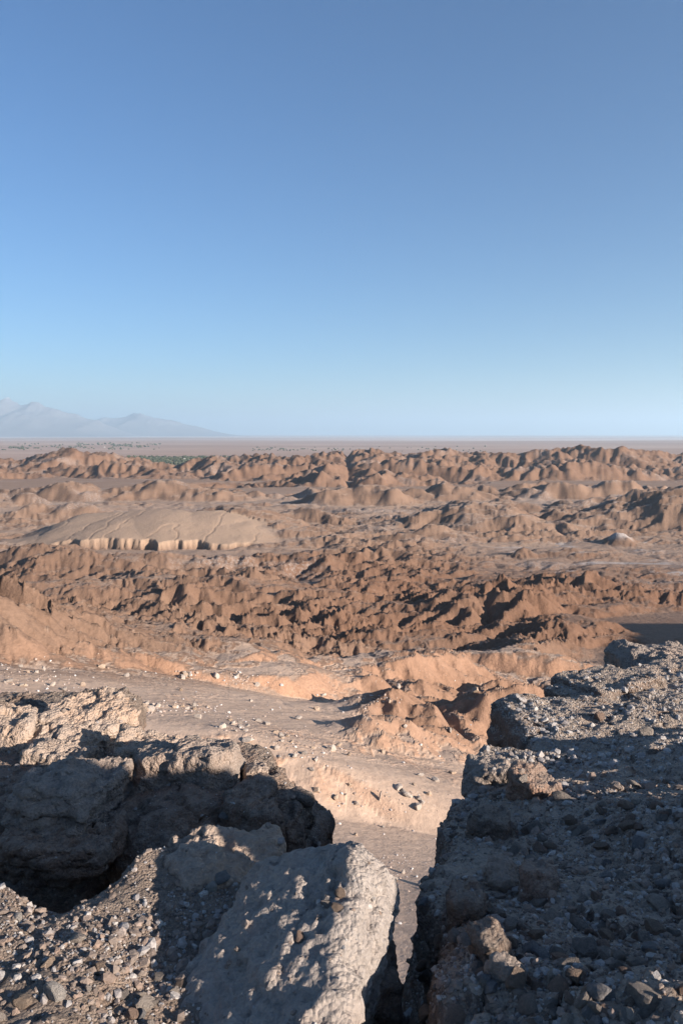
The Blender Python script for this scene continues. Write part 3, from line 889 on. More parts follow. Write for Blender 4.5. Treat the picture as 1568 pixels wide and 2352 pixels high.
FRONT = (0.0, 2.6, -1.7)
def f_front(p):
    d = sd_plane(p, (0.10, 2.75, -1.645), (-0.34, -0.15, 0.93))
    d = smax(d, sd_plane(p, (0.115, 2.5, -1.75), (0.95, -0.26, -0.16)), 0.04)
    d = smax(d, sd_plane(p, (-0.03, 2.55, -1.655), (0.66, -0.26, 0.70)), 0.03)
    d = smax(d, sd_plane(p, (0.0, 3.00, -1.72), (0.12, 0.93, 0.30)), 0.06)
    d = smax(d, sd_plane(p, (-0.50, 2.55, -1.80), (-0.86, 0.30, 0.42)), 0.06)
    d = smax(d, sd_plane(p, (0.05, 1.92, -1.62), (0.10, -0.95, 0.25)), 0.06)
    d = smax(d, sd_plane(p, (0.06, 2.95, -1.66), (0.55, 0.55, 0.62)), 0.05)
    d = smax(d, sd_plane(p, (-0.05, 2.25, -1.70), (-0.18, -0.42, 0.89)), 0.05)
    return smax(d, -2.75 - p[:, 2], 0.05)
rock("boulder", f_front, (-1.0, 1.6, -2.9), (0.45, 3.35, -1.35), 0.0135, 0.55, 11, M_BLOCK,
     "big pitted grey boulder in the foreground with a sunlit right face", big=0.5, mid=0.8, crack=0.25, pits=1.0, fine=1.2)

def f_bench(p):
    x, y, z = p[:, 0], p[:, 1], p[:, 2]
    rim = 3.0 + 0.14 * np.sin(x * 3.0) + 0.10 * np.sin(x * 7.1 + 1) + 0.42 * sstep(-1.15, -0.8, x) * (1 - sstep(-0.35, 0.0, x))
    top = z - (-1.84 - 0.07 * sstep(-1.0, -0.55, x) - 0.06 * (y - 2.2) - 0.07 * np.clip(-x - 1.0, 0, 2) + 0.03 * np.sin(x * 4 + y * 3))
    d = smax(top, (y - rim) * 0.85 + (z + 1.9) * 0.4, 0.10)
    d = smax(d, (x + 0.14) * 0.98 + (z + 1.9) * 0.05, 0.1)
    return d
rock("ledge", f_bench, (-2.6, 1.2, -4.2), (0.4, 3.7, -1.5), 0.022, 0.7, 21, M_DIRT,
     "gravel covered rock ledge at the lower left", cat="ledge", big=0.25, mid=0.6, crack=0.3, pits=0.5)

def f_out(p):
    d = sd_box(p, (-2.05, 5.45, -3.98), (1.5, 0.95, 1.38), (-7, 0, 3), 0.15)
    d = smin(d, sd_box(p, (-0.74, 5.1, -3.88), (0.44, 0.6, 1.18), (-6, 7, -8), 0.12), 0.1)
    d = smin(d, sd_box(p, (-2.6, 4.75, -3.95), (1.1, 0.5, 1.15), (-8, 0, 4), 0.2), 0.15)
    d = smin(d, sd_ell(p, at(440, 1960, 4.85), (0.55, 0.5, 0.42)), 0.12)
    d = smin(d, sd_box(p, (-3.2, 6.6, -3.6), (1.2, 1.3, 1.0), (0, 0, 0), 0.2), 0.2)
    return d
rock("outcrop", f_out, (-4.2, 3.9, -4.7), (0.15, 7.6, -2.1), 0.021, 0.9, 31, M_DARK,
     "shaded brown rock outcrop that carries the boulders on the left", cat="outcrop", big=0.6, mid=1.0, crack=0.9, pits=0.6, strata=0.4)

def boulder(c, h, rot, seed, mat, label, vox=None, cuts=9, rr=0.12, size=None, **kw):
    """an angular block: a box with corners split off along random planes"""
    h = np.array(h, float); s = size or float(h.mean()) * 2.0
    vox = vox or max(0.011, float(h.max()) / 42)
    R = float(np.sqrt((h * h).sum())) * 1.12
    rnd = float(h.min()) * rr
    rg = np.random.default_rng(seed)
    Rm = rot_m(*rot)
    pl = []
    for _ in range(cuts):
        nn = rg.normal(size=3); nn /= np.linalg.norm(nn)
        sup = float((np.abs(nn) * h).sum()) * rg.uniform(0.60, 0.86)
        wn_ = Rm @ nn
        pl.append((np.array(c) + wn_ * sup, wn_))
    def f(p):
        d = sd_box(p, c, h, rot, rnd)
        for pt, nn in pl:
            d = smax(d, sd_plane(p, pt, nn), rnd * 0.6 + 0.004)
        return d
    lo = np.array(c) - R; hi = np.array(c) + R
    return rock("boulder", f, lo, hi, vox, s, seed, mat, label, **kw)

boulder(at(190, 1692, 6.35), (0.39, 0.50, 0.18), (7, 10, -24), 41, M_PALE, "pale slab shaped boulder in sunlight, broadest on the left outcrop", mid=1.3, pits=1.1, big=0.5)
boulder(at(22, 1696, 6.2), (0.17, 0.30, 0.21), (5, 6, 15), 42, M_PALE, "orange tinted sunlit boulder cut by the left edge of the picture", mid=1.1)
boulder(at(134, 1752, 5.75), (0.22, 0.18, 0.10), (0, 8, -8), 43, M_PALE, "small low sunlit boulder in front of the pale slab", mid=1.3, pits=1.0)
boulder(at(165, 1838, 4.75), (0.30, 0.36, 0.17), (-4, 6, -6), 44, M_GREY, "layered shaded boulder overhanging the dark hollow on the left", strata=0.8, mid=1.2)
boulder(at(140, 1950, 4.45), (0.32, 0.30, 0.12), (-6, 4, 4), 45, M_DARK, "thin layered shaded boulder below the overhanging one", strata=0.9, mid=1.2)
boulder(at(382, 1790, 5.25), (0.19, 0.30, 0.20), (-8, 0, 5), 46, M_GREY, "rounded shaded boulder, left half of the split pair", mid=0.9)
boulder(at(482, 1782, 5.25), (0.20, 0.34, 0.24), (-6, 0, -5), 47, M_GREY, "rounded shaded boulder with a sunlit crest, right half of the split pair", mid=0.9)
boulder(at(340, 1735, 5.75), (0.22, 0.26, 0.12), (4, 6, 10), 48, M_PALE, "rough low boulder between the pale slab and the split pair", mid=1.3, pits=1.0)
boulder(at(590, 1790, 5.3), (0.08, 0.12, 0.10), (0, 0, 10), 49, M_PALE, "small sunlit knob on the crest of the outcrop")
boulder(at(628, 1912, 4.95), (0.19, 0.34, 0.27), (0, 12, -6), 50, M_DARK, "dark crag jutting over the sand at the outcrop's right end", mid=1.3, crack=0.9, strata=0.6)
boulder(at(575, 1930, 4.75), (0.16, 0.25, 0.30), (0, 4, 6), 51, M_DARK, "shaded block leaning against the dark crag", mid=1.1, crack=0.8)
boulder(at(492, 2018, 3.35), (0.30, 0.22, 0.12), (6, 4, 24), 52, M_PALE, "sunlit orange tinted knob behind the big foreground boulder", mid=1.2, pits=1.0)
boulder(at(856, 2050, 3.6), (0.055, 0.08, 0.085), (10, 0, 20), 53, M_DARK, "small dark rock peeping out behind the foreground boulder's right edge", big=0.4)
boulder(at(872, 2310, 2.85), (0.055, 0.16, 0.22), (0, -4, 6), 54, M_DARK, "tall black shaded rock in the cleft beside the foreground boulder", big=0.4)
boulder(at(1530, 1540, 9.4), (0.62, 0.40, 0.24), (0, 4, 8), 55, M_GREY, "rounded grey boulder at the right edge behind the cliff top", mid=0.9)

# blocks that show in the flank of the right cliff
cl_co, cl_q = BVHS["cliff"]
cliff_bvh = BVHTree.FromPolygons(cl_co.tolist(), cl_q.tolist())
def cliff_block(u, v, w, hgt, seed, mat, label, deep=0.35, rot=(0, 0, 0)):
    a, t = pix(u, v)
    hit, nrm, fi, dist = cliff_bvh.ray_cast(Vector((0, 0, 0)), Vector((a, 1, t)).normalized())
    if hit is None: return
    k = hit.y / FPX
    c = np.array(hit) + np.array((0.25, 0.9, -0.25)) * w * k * deep
    boulder(c, (w * k * 0.5, w * k * 0.55, hgt * k * 0.55), rot, seed, mat, label, big=0.5, mid=0.8, crack=0.8)
cliff_block(1230, 2060, 84, 118, 61, M_WARM, "cracked reddish block standing in the flank of the right cliff", rot=(0, 4, -8))
cliff_block(1152, 2040, 70, 96, 62, M_GREY, "narrow grey block left of the cracked reddish one", rot=(0, -6, 14))
cliff_block(1225, 1830, 120, 80, 63, M_WARM, "pinkish block under the rim of the cliff's upper slab", rot=(0, 8, -20))
cliff_block(1120, 1800, 110, 90, 64, M_GREY, "flat topped grey block at the left corner of the right cliff", rot=(0, 0, -14))
cliff_block(1130, 1925, 90, 90, 65, M_DARK, "dark block in the cliff flank below the flat topped one", rot=(0, 6, 10))
cliff_block(1065, 2110, 80, 110, 66, M_DARK, "dark slab of rock on the cliff flank facing the cleft", rot=(0, 6, -10))
cliff_block(1130, 2200, 90, 110, 67, M_DARK, "dark shelf of rock low on the cliff flank", rot=(6, 0, 12))
cliff_block(1160, 2240, 70, 70, 68, M_GREY, "rough block near the bottom of the cliff rim", rot=(6, 0, 30))

# the rocky ground the camera stands on, and the knoll out of view on the right that shades the cleft
gx_ = np.linspace(-7, 13, 260); gy_ = np.linspace(-7, 5.2, 170)
GX, GY = np.meshgrid(gx_, gy_)
S_ = -math.cos(SUN_AZ) * GX + math.sin(SUN_AZ) * GY
lvl = np.interp(S_, (-6, 0, 2.35, 2.55, 2.78, 3.25, 3.6, 3.9, 4.3, 4.8, 5.9, 8), (-2.3, -2.02, -1.99, -1.90, -1.40, -1.38, -1.80, -1.95, -2.58, -3.0, -3.6, -4.4))
crest = lvl + math.tan(SUN_EL) * (4.6 - 0.1) / math.sin(SUN_AZ)
kx = np.clip(1 - np.abs(GX - 4.6 - 0.3 * fbm2(GX * 0.7, GY * 0.7, 2, 8)) / np.where(GX < 4.6, 1.9, 6.0), 0, 1)
kn = -3.4 + (crest + 3.4) * (kx ** 0.75)
flat = -1.86 + 0.02 * GX
flat = flat - 0.9 * sstep(1.3, 2.0, GY) - 6.0 * sstep(1.5, 2.4, GY)
gz_ = np.where(kx > 0, np.maximum(flat, kn), flat) + 0.05 * fbm2(GX * 2.2, GY * 2.2, 4, 90) + 0.05 * ridged2(GX * 1.3, GY * 1.3, 3, 91)
drop = np.clip(np.hypot(np.maximum(np.abs(GX + 0.5) - 5.5, 0) * (GX < 0), np.maximum(-GY - 4, 0)), 0, 3)
hm = mesh_np("ground", np.stack((GX, GY, gz_ - drop), -1).reshape(-1, 3), grid_quads(170, 260))
obj("ground", hm, M_GREY, kind="structure", label="rocky ground of the cliff top around the viewpoint", cat="ground")
# ------------------------------------------------------------------ stones
def tri_quads(q):
    return np.concatenate((q[:, (0, 1, 2)], q[:, (0, 2, 3)]))

bco = []; bq = []; bown = []; off = 0
for nm, (co_, q_) in BVHS.items():
    bco.append(co_); bq.append(q_ + off); off += len(co_); bown += [nm] * len(q_)
near_bvh = BVHTree.FromPolygons(np.concatenate(bco).tolist(), np.concatenate(bq).tolist(), all_triangles=False)

def stone_mesh(name, seed, sub, cuts=9):
    rg = np.random.default_rng(seed)
    bm = bmesh.new()
    bmesh.ops.create_icosphere(bm, subdivisions=sub, radius=1.0)
    co = np.array([v.co[:] for v in bm.verts])
    tri = np.array([[v.index for v in f.verts] for f in bm.faces])
    bm.free()
    co = co * (1 + 0.22 * fbm3(co.astype(F32) + seed * 3.7, 1.1, 2, seed))[:, None]
    for _ in range(cuts):
        nn = rg.normal(size=3); nn /= np.linalg.norm(nn)
        off_ = rg.uniform(0.45, 0.8)
        d = co @ nn - off_
        co = co - np.clip(d, 0, None)[:, None] * nn
    co = co * np.array((1.0, rg.uniform(0.6, 0.95), rg.uniform(0.42, 0.75)))
    if sub > 2: co = co * (1 + 0.09 * fbm3(co.astype(F32) + seed * 1.3, 3.2, 4, seed + 5))[:, None]
    co = co / np.abs(co).max()
    return co.astype(F32), tri

STONES_HI = [stone_mesh("stone", 900 + i, 3, 10) for i in range(14)]
STONES_LO = [stone_mesh("pebble", 950 + i, 1, 6) for i in range(12)]

def stone_material(name, attr_tint, pale, tint=None):
    m = NT(name, 0.92)
    tex = m.coord("Object") if not attr_tint else m.pos()
    r = m.attr("tint") if attr_tint else m.n("ShaderNodeObjectInfo").outputs["Random"]
    k = 1.5 if pale else 1.05
    sc = lambda c: tuple(min(0.6, x * k) for x in c)
    base = m.ramp(r, (0.0, sc((0.150, 0.118, 0.100))), (0.3, sc((0.235, 0.190, 0.160))), (0.55, sc((0.245, 0.178, 0.140))), (0.75, sc((0.285, 0.265, 0.255))), (1.0, sc((0.400, 0.365, 0.335))))
    if tint is not None: base = m.mix(m.math('MULTIPLY', r, 0.4), tint, tuple(x * 0.7 for x in tint))
    n1 = m.noise(tex, 3.0 if not attr_tint else 60.0, 6, 0.7)
    c = m.mix(0.6, base, m.ramp(n1, (0.3, 0.6), (0.7, 1.35)), 'MULTIPLY')
    h = m.noise(tex, 7.0 if not attr_tint else 140.0, 6, 0.75)
    return m.done(c, m.bump(h, 0.12 if not attr_tint else 0.008, 0.8))
TINTS = (("grey", (0.275, 0.235, 0.205)), ("brown", (0.250, 0.188, 0.148)), ("reddish", (0.285, 0.200, 0.155)), ("bluish grey", (0.265, 0.250, 0.245)), ("pale", (0.400, 0.340, 0.290)), ("white", (0.470, 0.425, 0.380)), ("tan", (0.390, 0.295, 0.222)))
M_TINT = [stone_material("stone_" + nm.replace(" ", "_"), False, False, c) for nm, c in TINTS]
M_GRAVEL = stone_material("gravel_mix", True, False)
M_RUBBLE = stone_material("rubble_mix", True, True)
STONE_ME = []
for i, (co_, tr_) in enumerate(STONES_HI):
    row = []
    for k in range(len(TINTS)):
        me_ = mesh_np("stone", co_, tris=tr_, smooth=False); me_.materials.append(M_TINT[k]); row.append(me_)
    STONE_ME.append(row)

def stone_matrix(p, nrm, size, rg, flat=0.6, sink=0.34):
    z = Vector(nrm).lerp(Vector((rg.normal() * 0.5, rg.normal() * 0.5, 1.0)), 0.35).normalized()
    q = z.to_track_quat('Z', 'Y').to_matrix() @ Matrix.Rotation(rg.uniform(0, 6.28), 3, 'Z') @ Matrix.Rotation(rg.normal() * 0.25, 3, 'X')
    return Matrix.LocRotScale(Vector(p) + Vector(nrm) * size * (0.45 - sink), q, Vector((size, size, size)))

def near_zone(nm):
    return {"cliff": "cliff", "ledge": "ledge", "outcrop": "outcrop"}.get(nm, "boulder")

rg = np.random.default_rng(77)
samples = []
DENS = {"cliff": 1.0, "ledge": 1.15, "outcrop": 0.30, "boulder": 0.035}
N_RAY = 90000
for _ in range(N_RAY):
    u = rg.uniform(-60, 1640); v = rg.uniform(1530, 2460)
    if 740 < u < 900 and v < 2000: continue
    org = Vector((rg.normal() * 0.25, rg.normal() * 0.12, rg.normal() * 0.1))
    a, t = pix(u, v)
    hit, nrm, fi, dist = near_bvh.ray_cast(org, Vector((a, 1.0, t)).normalized())
    if hit is None or dist > 11: continue
    if nrm.dot(Vector((a, 1, t))) > 0: nrm = -nrm
    zone = near_zone(bown[fi])
    cosv = max(0.15, abs(nrm.dot(Vector((a, 1, t)).normalized())))
    w = min(1.0, dist * dist / 45.0 / cosv) * DENS[zone]
    steep = 1.0 if nrm.z > 0.6 else (0.35 if nrm.z > 0.3 else 0.06)
    if rg.random() > w * steep: continue
    samples.append((hit.copy(), nrm.copy(), zone, dist))

# gravel gathers in patches
hp = np.array([s_[0][:] for s_ in samples])
patch = np.clip(0.6 + 1.5 * noise3(hp[:, 0] * 2.2, hp[:, 1] * 2.2, hp[:, 2] * 0 + 0.5, 7), 0.15, 1)
samples = [s_ for s_, k_ in zip(samples, patch) if rg.random() < k_]
# sizes: many small, few large
cand = []
for hit, nrm, zone, dist in samples:
    s = 0.0042 * (1 - rg.random()) ** (-1 / 2.0)
    if zone in ("boulder", "outcrop"): s = min(s, 0.03)
    if nrm.z < 0.5: s = min(s, 0.035)
    s = min(s, 0.040 if zone == 'cliff' else 0.026)
    cand.append((s / dist, s, hit, nrm, zone, dist))
# a second sowing of larger stones where the picture shows them packed
for (u0, u1, v0, v1, n_, lo_, hi_) in ((1120, 1600, 1800, 2400, 150, 0.014, 0.040), (1180, 1600, 1640, 1800, 60, 0.012, 0.03), (-20, 420, 2080, 2400, 40, 0.011, 0.024), (180, 620, 2020, 2200, 16, 0.010, 0.02), (1000, 1180, 1900, 2380, 22, 0.014, 0.03)):
    for _ in range(n_):
        a, t = pix(rg.uniform(u0, u1), rg.uniform(v0, v1))
        hit, nrm, fi, dist = near_bvh.ray_cast(Vector((0, 0, 0)), Vector((a, 1, t)).normalized())
        if hit is None or dist > 11: continue
        if nrm.dot(Vector((a, 1, t))) > 0: nrm = -nrm
        zone = near_zone(bown[fi])
        if zone == "boulder": continue
        s = lo_ * (hi_ / lo_) ** (rg.random() ** 1.6)
        cand.append((s / dist, s, hit, nrm, zone, dist))
cand.sort(key=lambda c: -c[0])

GROUP = {"cliff": "stones on the right cliff", "ledge": "stones on the left ledge", "outcrop": "stones on the outcrop", "boulder": "stones on the boulders"}
MARKS = []           # stones and rocks that others are described by: (u, v, phrase)
USED = {}
ORD = ("", "second ", "third ", "fourth ", "fifth ", "sixth ", "seventh ", "eighth ", "ninth ", "tenth ")
def to_uv(p):
    y = p[1] * math.cos(PITCH) - p[2] * math.sin(PITCH)
    up = p[2] * math.cos(PITCH) + p[1] * math.sin(PITCH)
    return 784 + FPX * p[0] / y, 1176 - FPX * up / y
def place_label(p, size_px, tint, noun, marks):
    """look first, then the nearest landmark and the side of it; a rank when several lie that way"""
    u, v = to_uv(p)
    mu, mv, ph = min(marks, key=lambda m_: (m_[0] - u) ** 2 + (m_[1] - v) ** 2)
    a = math.degrees(math.atan2(mv - v, u - mu)) % 360
    side = ("right of", "above and right of", "above", "above and left of", "left of", "below and left of", "below", "below and right of")[int((a + 22.5) // 45) % 8]
    size = "tiny" if size_px < 7 else "small" if size_px < 14 else "medium" if size_px < 22 else "large"
    key = (size, tint, side, ph)
    n = USED[key] = USED.get(key, 0) + 1
    return f"{ORD[min(n, 10) - 1]}{size} {tint} {noun} {side} {ph}"

def put_stone(p, nrm, s, label, group, tint=None):
    k = int(rg.choice(5, p=(0.34, 0.24, 0.12, 0.16, 0.14))) if tint is None else tint
    o = obj("stone", STONE_ME[int(rg.integers(len(STONE_ME)))][k], None, label=label, cat="stone", group=group)
    o.matrix_world = stone_matrix(p, nrm, s, rg)
    return o, k

def near_hit(u, v):
    a, t = pix(u, v)
    hit, nrm, fi, dist = near_bvh.ray_cast(Vector((0, 0, 0)), Vector((a, 1, t)).normalized())
    if hit is not None and nrm.dot(Vector((a, 1, t))) > 0: nrm = -nrm
    return hit, nrm, dist
# the few that stand out on their own: place, radius, tint, label, and how neighbours refer to it
for u, v, r, k, lab, ph in ((505, 2016, 22, 3, "bluish white stone leaning on the sunlit knob behind the foreground boulder", "the bluish white stone"),
                     (487, 2042, 17, 5, "white sunlit stone just below the bluish one beside the knob", "the white stone beside the knob"),
                     (42, 2112, 15, 5, "blocky white stone alone near the left edge above the sunlit gravel", "the blocky white stone"),
                     (181, 2160, 18, 4, "upright pale wedge of stone standing in the sunlit gravel", "the upright pale wedge"),
                     (125, 2283, 26, 5, "largest smooth white stone in the sunlit gravel at lower left", "the largest white stone"),
                     (55, 2298, 24, 6, "broad flat tan stone left of the largest white stone", "the broad tan stone"),
                     (112, 2222, 22, 6, "tall tan stone above the largest white stone", "the tall tan stone"),
                     (330, 2310, 22, 4, "rough pale stone beside the lower left foot of the big boulder", "the rough pale stone"),
                     (226, 2222, 18, 1, "rough brown stone between the sunlit gravel and the big boulder", "the rough brown stone"),
                     (517, 1872, 16, 3, "flat bluish stone lying in the shade under the dark crag", "the flat bluish stone"),
                     (1290, 1842, 22, 0, "upright oval grey stone, tallest on the upper part of the shaded slope", "the upright oval stone"),
                     (1375, 1650, 18, 2, "sunlit orange tinted stone alone on the gravel top of the right cliff", "the orange stone"),
                     (1480, 1690, 22, 4, "flat sunlit block among the gravel near the right edge of the cliff top", "the flat sunlit block"),
                     (1345, 2180, 34, 0, "large flat grey stone lying in the middle of the shaded slope", "the large flat stone"),
                     (1385, 2095, 20, 5, "whitest stone of the shaded slope beside a dark gap", "the whitest stone"),
                     (1265, 2110, 24, 4, "square pale grey stone below the cracked block of the cliff", "the square stone"),
                     (1510, 2080, 24, 4, "pale stone near the right edge halfway down the shaded slope", "the pale edge stone"),
                     (1480, 2300, 34, 0, "biggest stone at the lower right corner of the picture", "the biggest corner stone"),
                     (1380, 2290, 30, 3, "long grey stone left of the biggest lower right one", "the long grey stone"),
                     (1310, 2218, 24, 0, "blunt grey stone beside the large flat one on the shaded slope", "the blunt grey stone"),
                     (1200, 1790, 16, 4, "pale stone lying on the pinkish step under the cliff top", "the pale step stone"),
                     (1440, 1900, 20, 1, "brown block halfway up the shaded slope near the right edge", "the brown block"),
                     (1240, 1950, 20, 2, "reddish stone wedged at the rim of the shaded slope", "the reddish rim stone"),
                     (1180, 2250, 22, 1, "brown stone at the rim near the bottom of the cliff", "the brown rim stone")):
    hit, nrm, dist = near_hit(u, v)
    if hit is not None and dist < 11:
        put_stone(hit, nrm, r / FPX * dist, lab, None, k)
        MARKS.append((u, v, ph))
N_SINGLE = 230
for c in cand[:N_SINGLE]:
    o, k = put_stone(c[2], c[3], c[1], None, GROUP[c[4]])
    o["label"] = place_label(c[2], 2 * c[0] * FPX, TINTS[k][0], "stone", MARKS)

def merged(name, items, protos, mat, label, kind="stuff"):
    vs_, ts_, tint = [], [], []; off = 0
    for M, k, tn in items:
        co_, tr_ = protos[k]
        A = np.array(M)
        vs_.append(co_ @ A[:3, :3].T + A[:3, 3]); ts_.append(tr_ + off); off += len(co_)
        tint.append(np.full(len(co_), tn))
    me = mesh_np(name, np.concatenate(vs_), tris=np.concatenate(ts_), smooth=False)
    attr(me, "tint", np.concatenate(tint))
    return obj(name, me, mat, label=label, cat="gravel", kind=kind)
small = {"cliff": [], "ledge": [], "outcrop": [], "boulder": []}
for c in cand[N_SINGLE:]:
    small[c[4]].append((stone_matrix(c[2], c[3], c[1], rg), int(rg.integers(len(STONES_LO))), rg.random() if c[4] != 'cliff' or c[5] < 5.5 else 0.65 + 0.35 * rg.random()))  # far cliff gravel tinted paler: its sunlit look is put into the colour
merged("gravel", small["cliff"], STONES_LO, M_GRAVEL, "grey gravel strewn over the right cliff")
merged("gravel", small["ledge"], STONES_LO, M_GRAVEL, "tan gravel spread over the lower left ledge")
merged("gravel", small["outcrop"] + small["boulder"], STONES_LO, M_GRAVEL, "fine rubble caught in the hollows of the left outcrop")

# ------------------------------------------------------------------ rocks on the sand below
HT = h2
def ground_hit(u, v, r0=12.0, r1=1500.0):
    a, t = pix(u, v)
    th = math.atan(a); sc = 1.0 / math.cos(th)
    j = int(np.clip(np.searchsorted(az, th), 1, NC - 1))
    f = (th - az[j - 1]) / (az[j] - az[j - 1])
    prof = HT[:, j - 1] * (1 - f) + HT[:, j] * f
    zr = t * rad / sc
    below = np.where((prof >= zr) & (rad > r0) & (rad < r1))[0]
    if not len(below): return None
    r = rad[below[0]]
    return np.array((r * math.sin(th), r * math.cos(th), prof[below[0]]))

def ground_z(x, y):
    r = math.hypot(x, y); th = math.atan2(x, y)
    i = int(np.clip(np.searchsorted(rad, r), 1, NR - 1)); j = int(np.clip(np.searchsorted(az, th), 1, NC - 1))
    a = (r - rad[i - 1]) / (rad[i] - rad[i - 1]); b = (th - az[j - 1]) / (az[j] - az[j - 1])
    return (HT[i - 1, j - 1] * (1 - a) + HT[i, j - 1] * a) * (1 - b) + (HT[i - 1, j] * (1 - a) + HT[i, j] * a) * b

RMARKS = []
def slope_rock(p, s, label, group=None, tall=False, tint=4):
    me = STONE_ME[int(rg.integers(len(STONE_ME)))][tint]
    o = obj("rock", me, None, label=label, cat="rock", group=group)
    M = stone_matrix(p, (0, 0, 1), s, rg, sink=0.15)
    if tall:
        M = Matrix.LocRotScale(Vector(p) + Vector((0, 0, s * 0.7)), Matrix.Rotation(0.2, 3, 'Y') @ Matrix.Rotation(math.pi / 2, 3, 'Y'), Vector((s, s * 0.35, s * 0.35)))
    o.matrix_world = M
    return o
for u, v, r, lab in ((100, 1611, 15, "long pale slab of rock on the sand behind the left outcrop"), (345, 1633, 12, "pale block lying on the edge of the orange scarp"),
                     (570, 1706, 15, "tilted tan rock lying along the crest of the orange scarp"), (760, 1722, 13, "rugged rock with a long shadow beyond the end of the scarp"),
                     (914, 1583, 9, "rock tilted like a tooth before the dark badlands"), (872, 1838, 14, "thin upright rock standing like a post on the sand"),
                     (964, 1783, 10, "small rock perched above the lower orange scarp"), (1001, 1795, 12, "pale round rock on the sand by the right cliff"),
                     (957, 1856, 14, "long rock lying at the foot of the lower orange scarp"), (934, 1832, 12, "oblong rock uphill of the one at the scarp foot"),
                     (914, 1812, 11, "flat rock highest in the row below the lower scarp"), (1044, 1886, 13, "whitish rock touching the right cliff's outline"),
                     (969, 2034, 13, "pale rock with a streak of shadow deep in the cleft"), (904, 2022, 11, "white rock on the sand right of the foreground boulder's top"),
                     (742, 1599, 8, "grey rock lying before the gullied mound"), (535, 1664, 12, "whitest rock of the pale heap behind the scarp")):
    p = ground_hit(u, v)
    if p is not None:
        slope_rock(p, r / FPX * p[1], lab, tall="post" in lab)
        RMARKS.append((u, v, "the " + " ".join(lab.split()[:4]).replace(" lying", "").replace(" with", "").replace(" on", "").replace(" like", "").replace(" of", "")))
spots = []
clusters = [(385, 1624, 22), (455, 1632, 26), (545, 1668, 30), (345, 1630, 20), (215, 1612, 40), (640, 1700, 40), (700, 1735, 30), (60, 1560, 70), (150, 1590, 60), (860, 1605, 24), (940, 1830, 40), (800, 1835, 60), (890, 1990, 40), (600, 1640, 60), (540, 1560, 30), (430, 1552, 16), (100, 1545, 60), (760, 1720, 26)]
for cu, cv, sp in clusters:
    for _ in range(42):
        spots.append((cu + rg.normal() * sp, cv + rg.normal() * sp * 0.28, 1.25))
for _ in range(1500):
    spots.append((rg.uniform(0, 1100), rg.uniform(1535, 2330), 0.8))
rocks_ = []
for u, v, k in spots:
    p = ground_hit(u, v)
    if p is None or p[1] > 300: continue
    s = min(9.5, k * 0.95 * (1 - rg.random()) ** (-1 / 1.5))
    s = max(s, 0.9)
    rocks_.append((s, p))
rocks_.sort(key=lambda c: -c[0])
for s, p in rocks_[:150]:
    k = int(rg.choice((4, 6, 0), p=(0.4, 0.35, 0.25)))
    o = slope_rock(p, s / FPX * p[1], None, "rocks on the sandy slope", tint=k)
    o["label"] = place_label(p, s * 2, TINTS[k][0], "rock", RMARKS)
merged("rubble", [(stone_matrix(p, (0, 0, 1), s / FPX * p[1], rg), int(rg.integers(len(STONES_LO))), 0.3 + 0.7 * rg.random()) for s, p in rocks_[150:]], STONES_LO, M_RUBBLE, "small pale rubble strewn over the sandy slope")
# ------------------------------------------------------------------ the oasis on the plain
def plain_hit(u, v):
    a, t = pix(u, v)
    y = -150.4 / t
    return np.array((a * y, y, -150.4))

def bush_proto(seed):
    co, tr = stone_mesh("bush", seed, 1, 2)
    co = co * np.array((1, 1, 1.35), F32) + np.array((0, 0, 0.55), F32)
    return co.astype(F32), tr
BUSH = [bush_proto(700 + i) for i in range(8)]
def foliage_material():
    m = NT("oasis_foliage", 0.9)
    r = m.attr("tint")
    c = m.ramp(r, (0.0, (0.042, 0.052, 0.034)), (0.6, (0.062, 0.072, 0.046)), (1.0, (0.10, 0.10, 0.066)))
    return m.done(m.mix(0.5, c, m.ramp(m.noise(m.pos(), 0.4, 4), (0.3, 0.6), (0.7, 1.3)), 'MULTIPLY'))
M_LEAF = foliage_material()
def wood(n_, spots, rmin, rmax, label):
    items = []
    for _ in range(n_):
        u0, u1, v0, v1, dens = spots[int(rg.choice(len(spots), p=np.array([q[4] for q in spots]) / sum(q[4] for q in spots)))]
        u = rg.uniform(u0, u1); v = v0 + (v1 - v0) * rg.random()
        if noise2(np.array([u * 0.02]), np.array([v * 0.22]), 33)[0] < -0.05 and dens < 5: continue
        p = plain_hit(u, v)
        s = rg.uniform(rmin, rmax) * p[1] / 4500
        items.append((Matrix.LocRotScale(Vector(p), Matrix.Rotation(rg.uniform(0, 6.28), 3, 'Z'), Vector((s * 1.3, s * 1.3, s))), int(rg.integers(len(BUSH))), rg.random()))
    o = merged("trees", items, BUSH, M_LEAF, label)
    o["category"] = "trees"
wood(1500, [(262, 560, 1049, 1069, 6), (300, 520, 1052, 1068, 6)], 4.0, 8.5, "dark green oasis woodland behind the saddle of the far ridge")
wood(420, [(0, 60, 1027, 1034, 2), (40, 370, 1020, 1033, 4), (180, 360, 1018, 1026, 3)], 3.0, 6.0, "thin line of scattered trees across the plain at the left")
wood(170, [(580, 790, 1028, 1036, 3), (784, 1120, 1026, 1040, 2)], 2.5, 5.5, "scattered dark bushes on the plain above the middle of the far ridge")

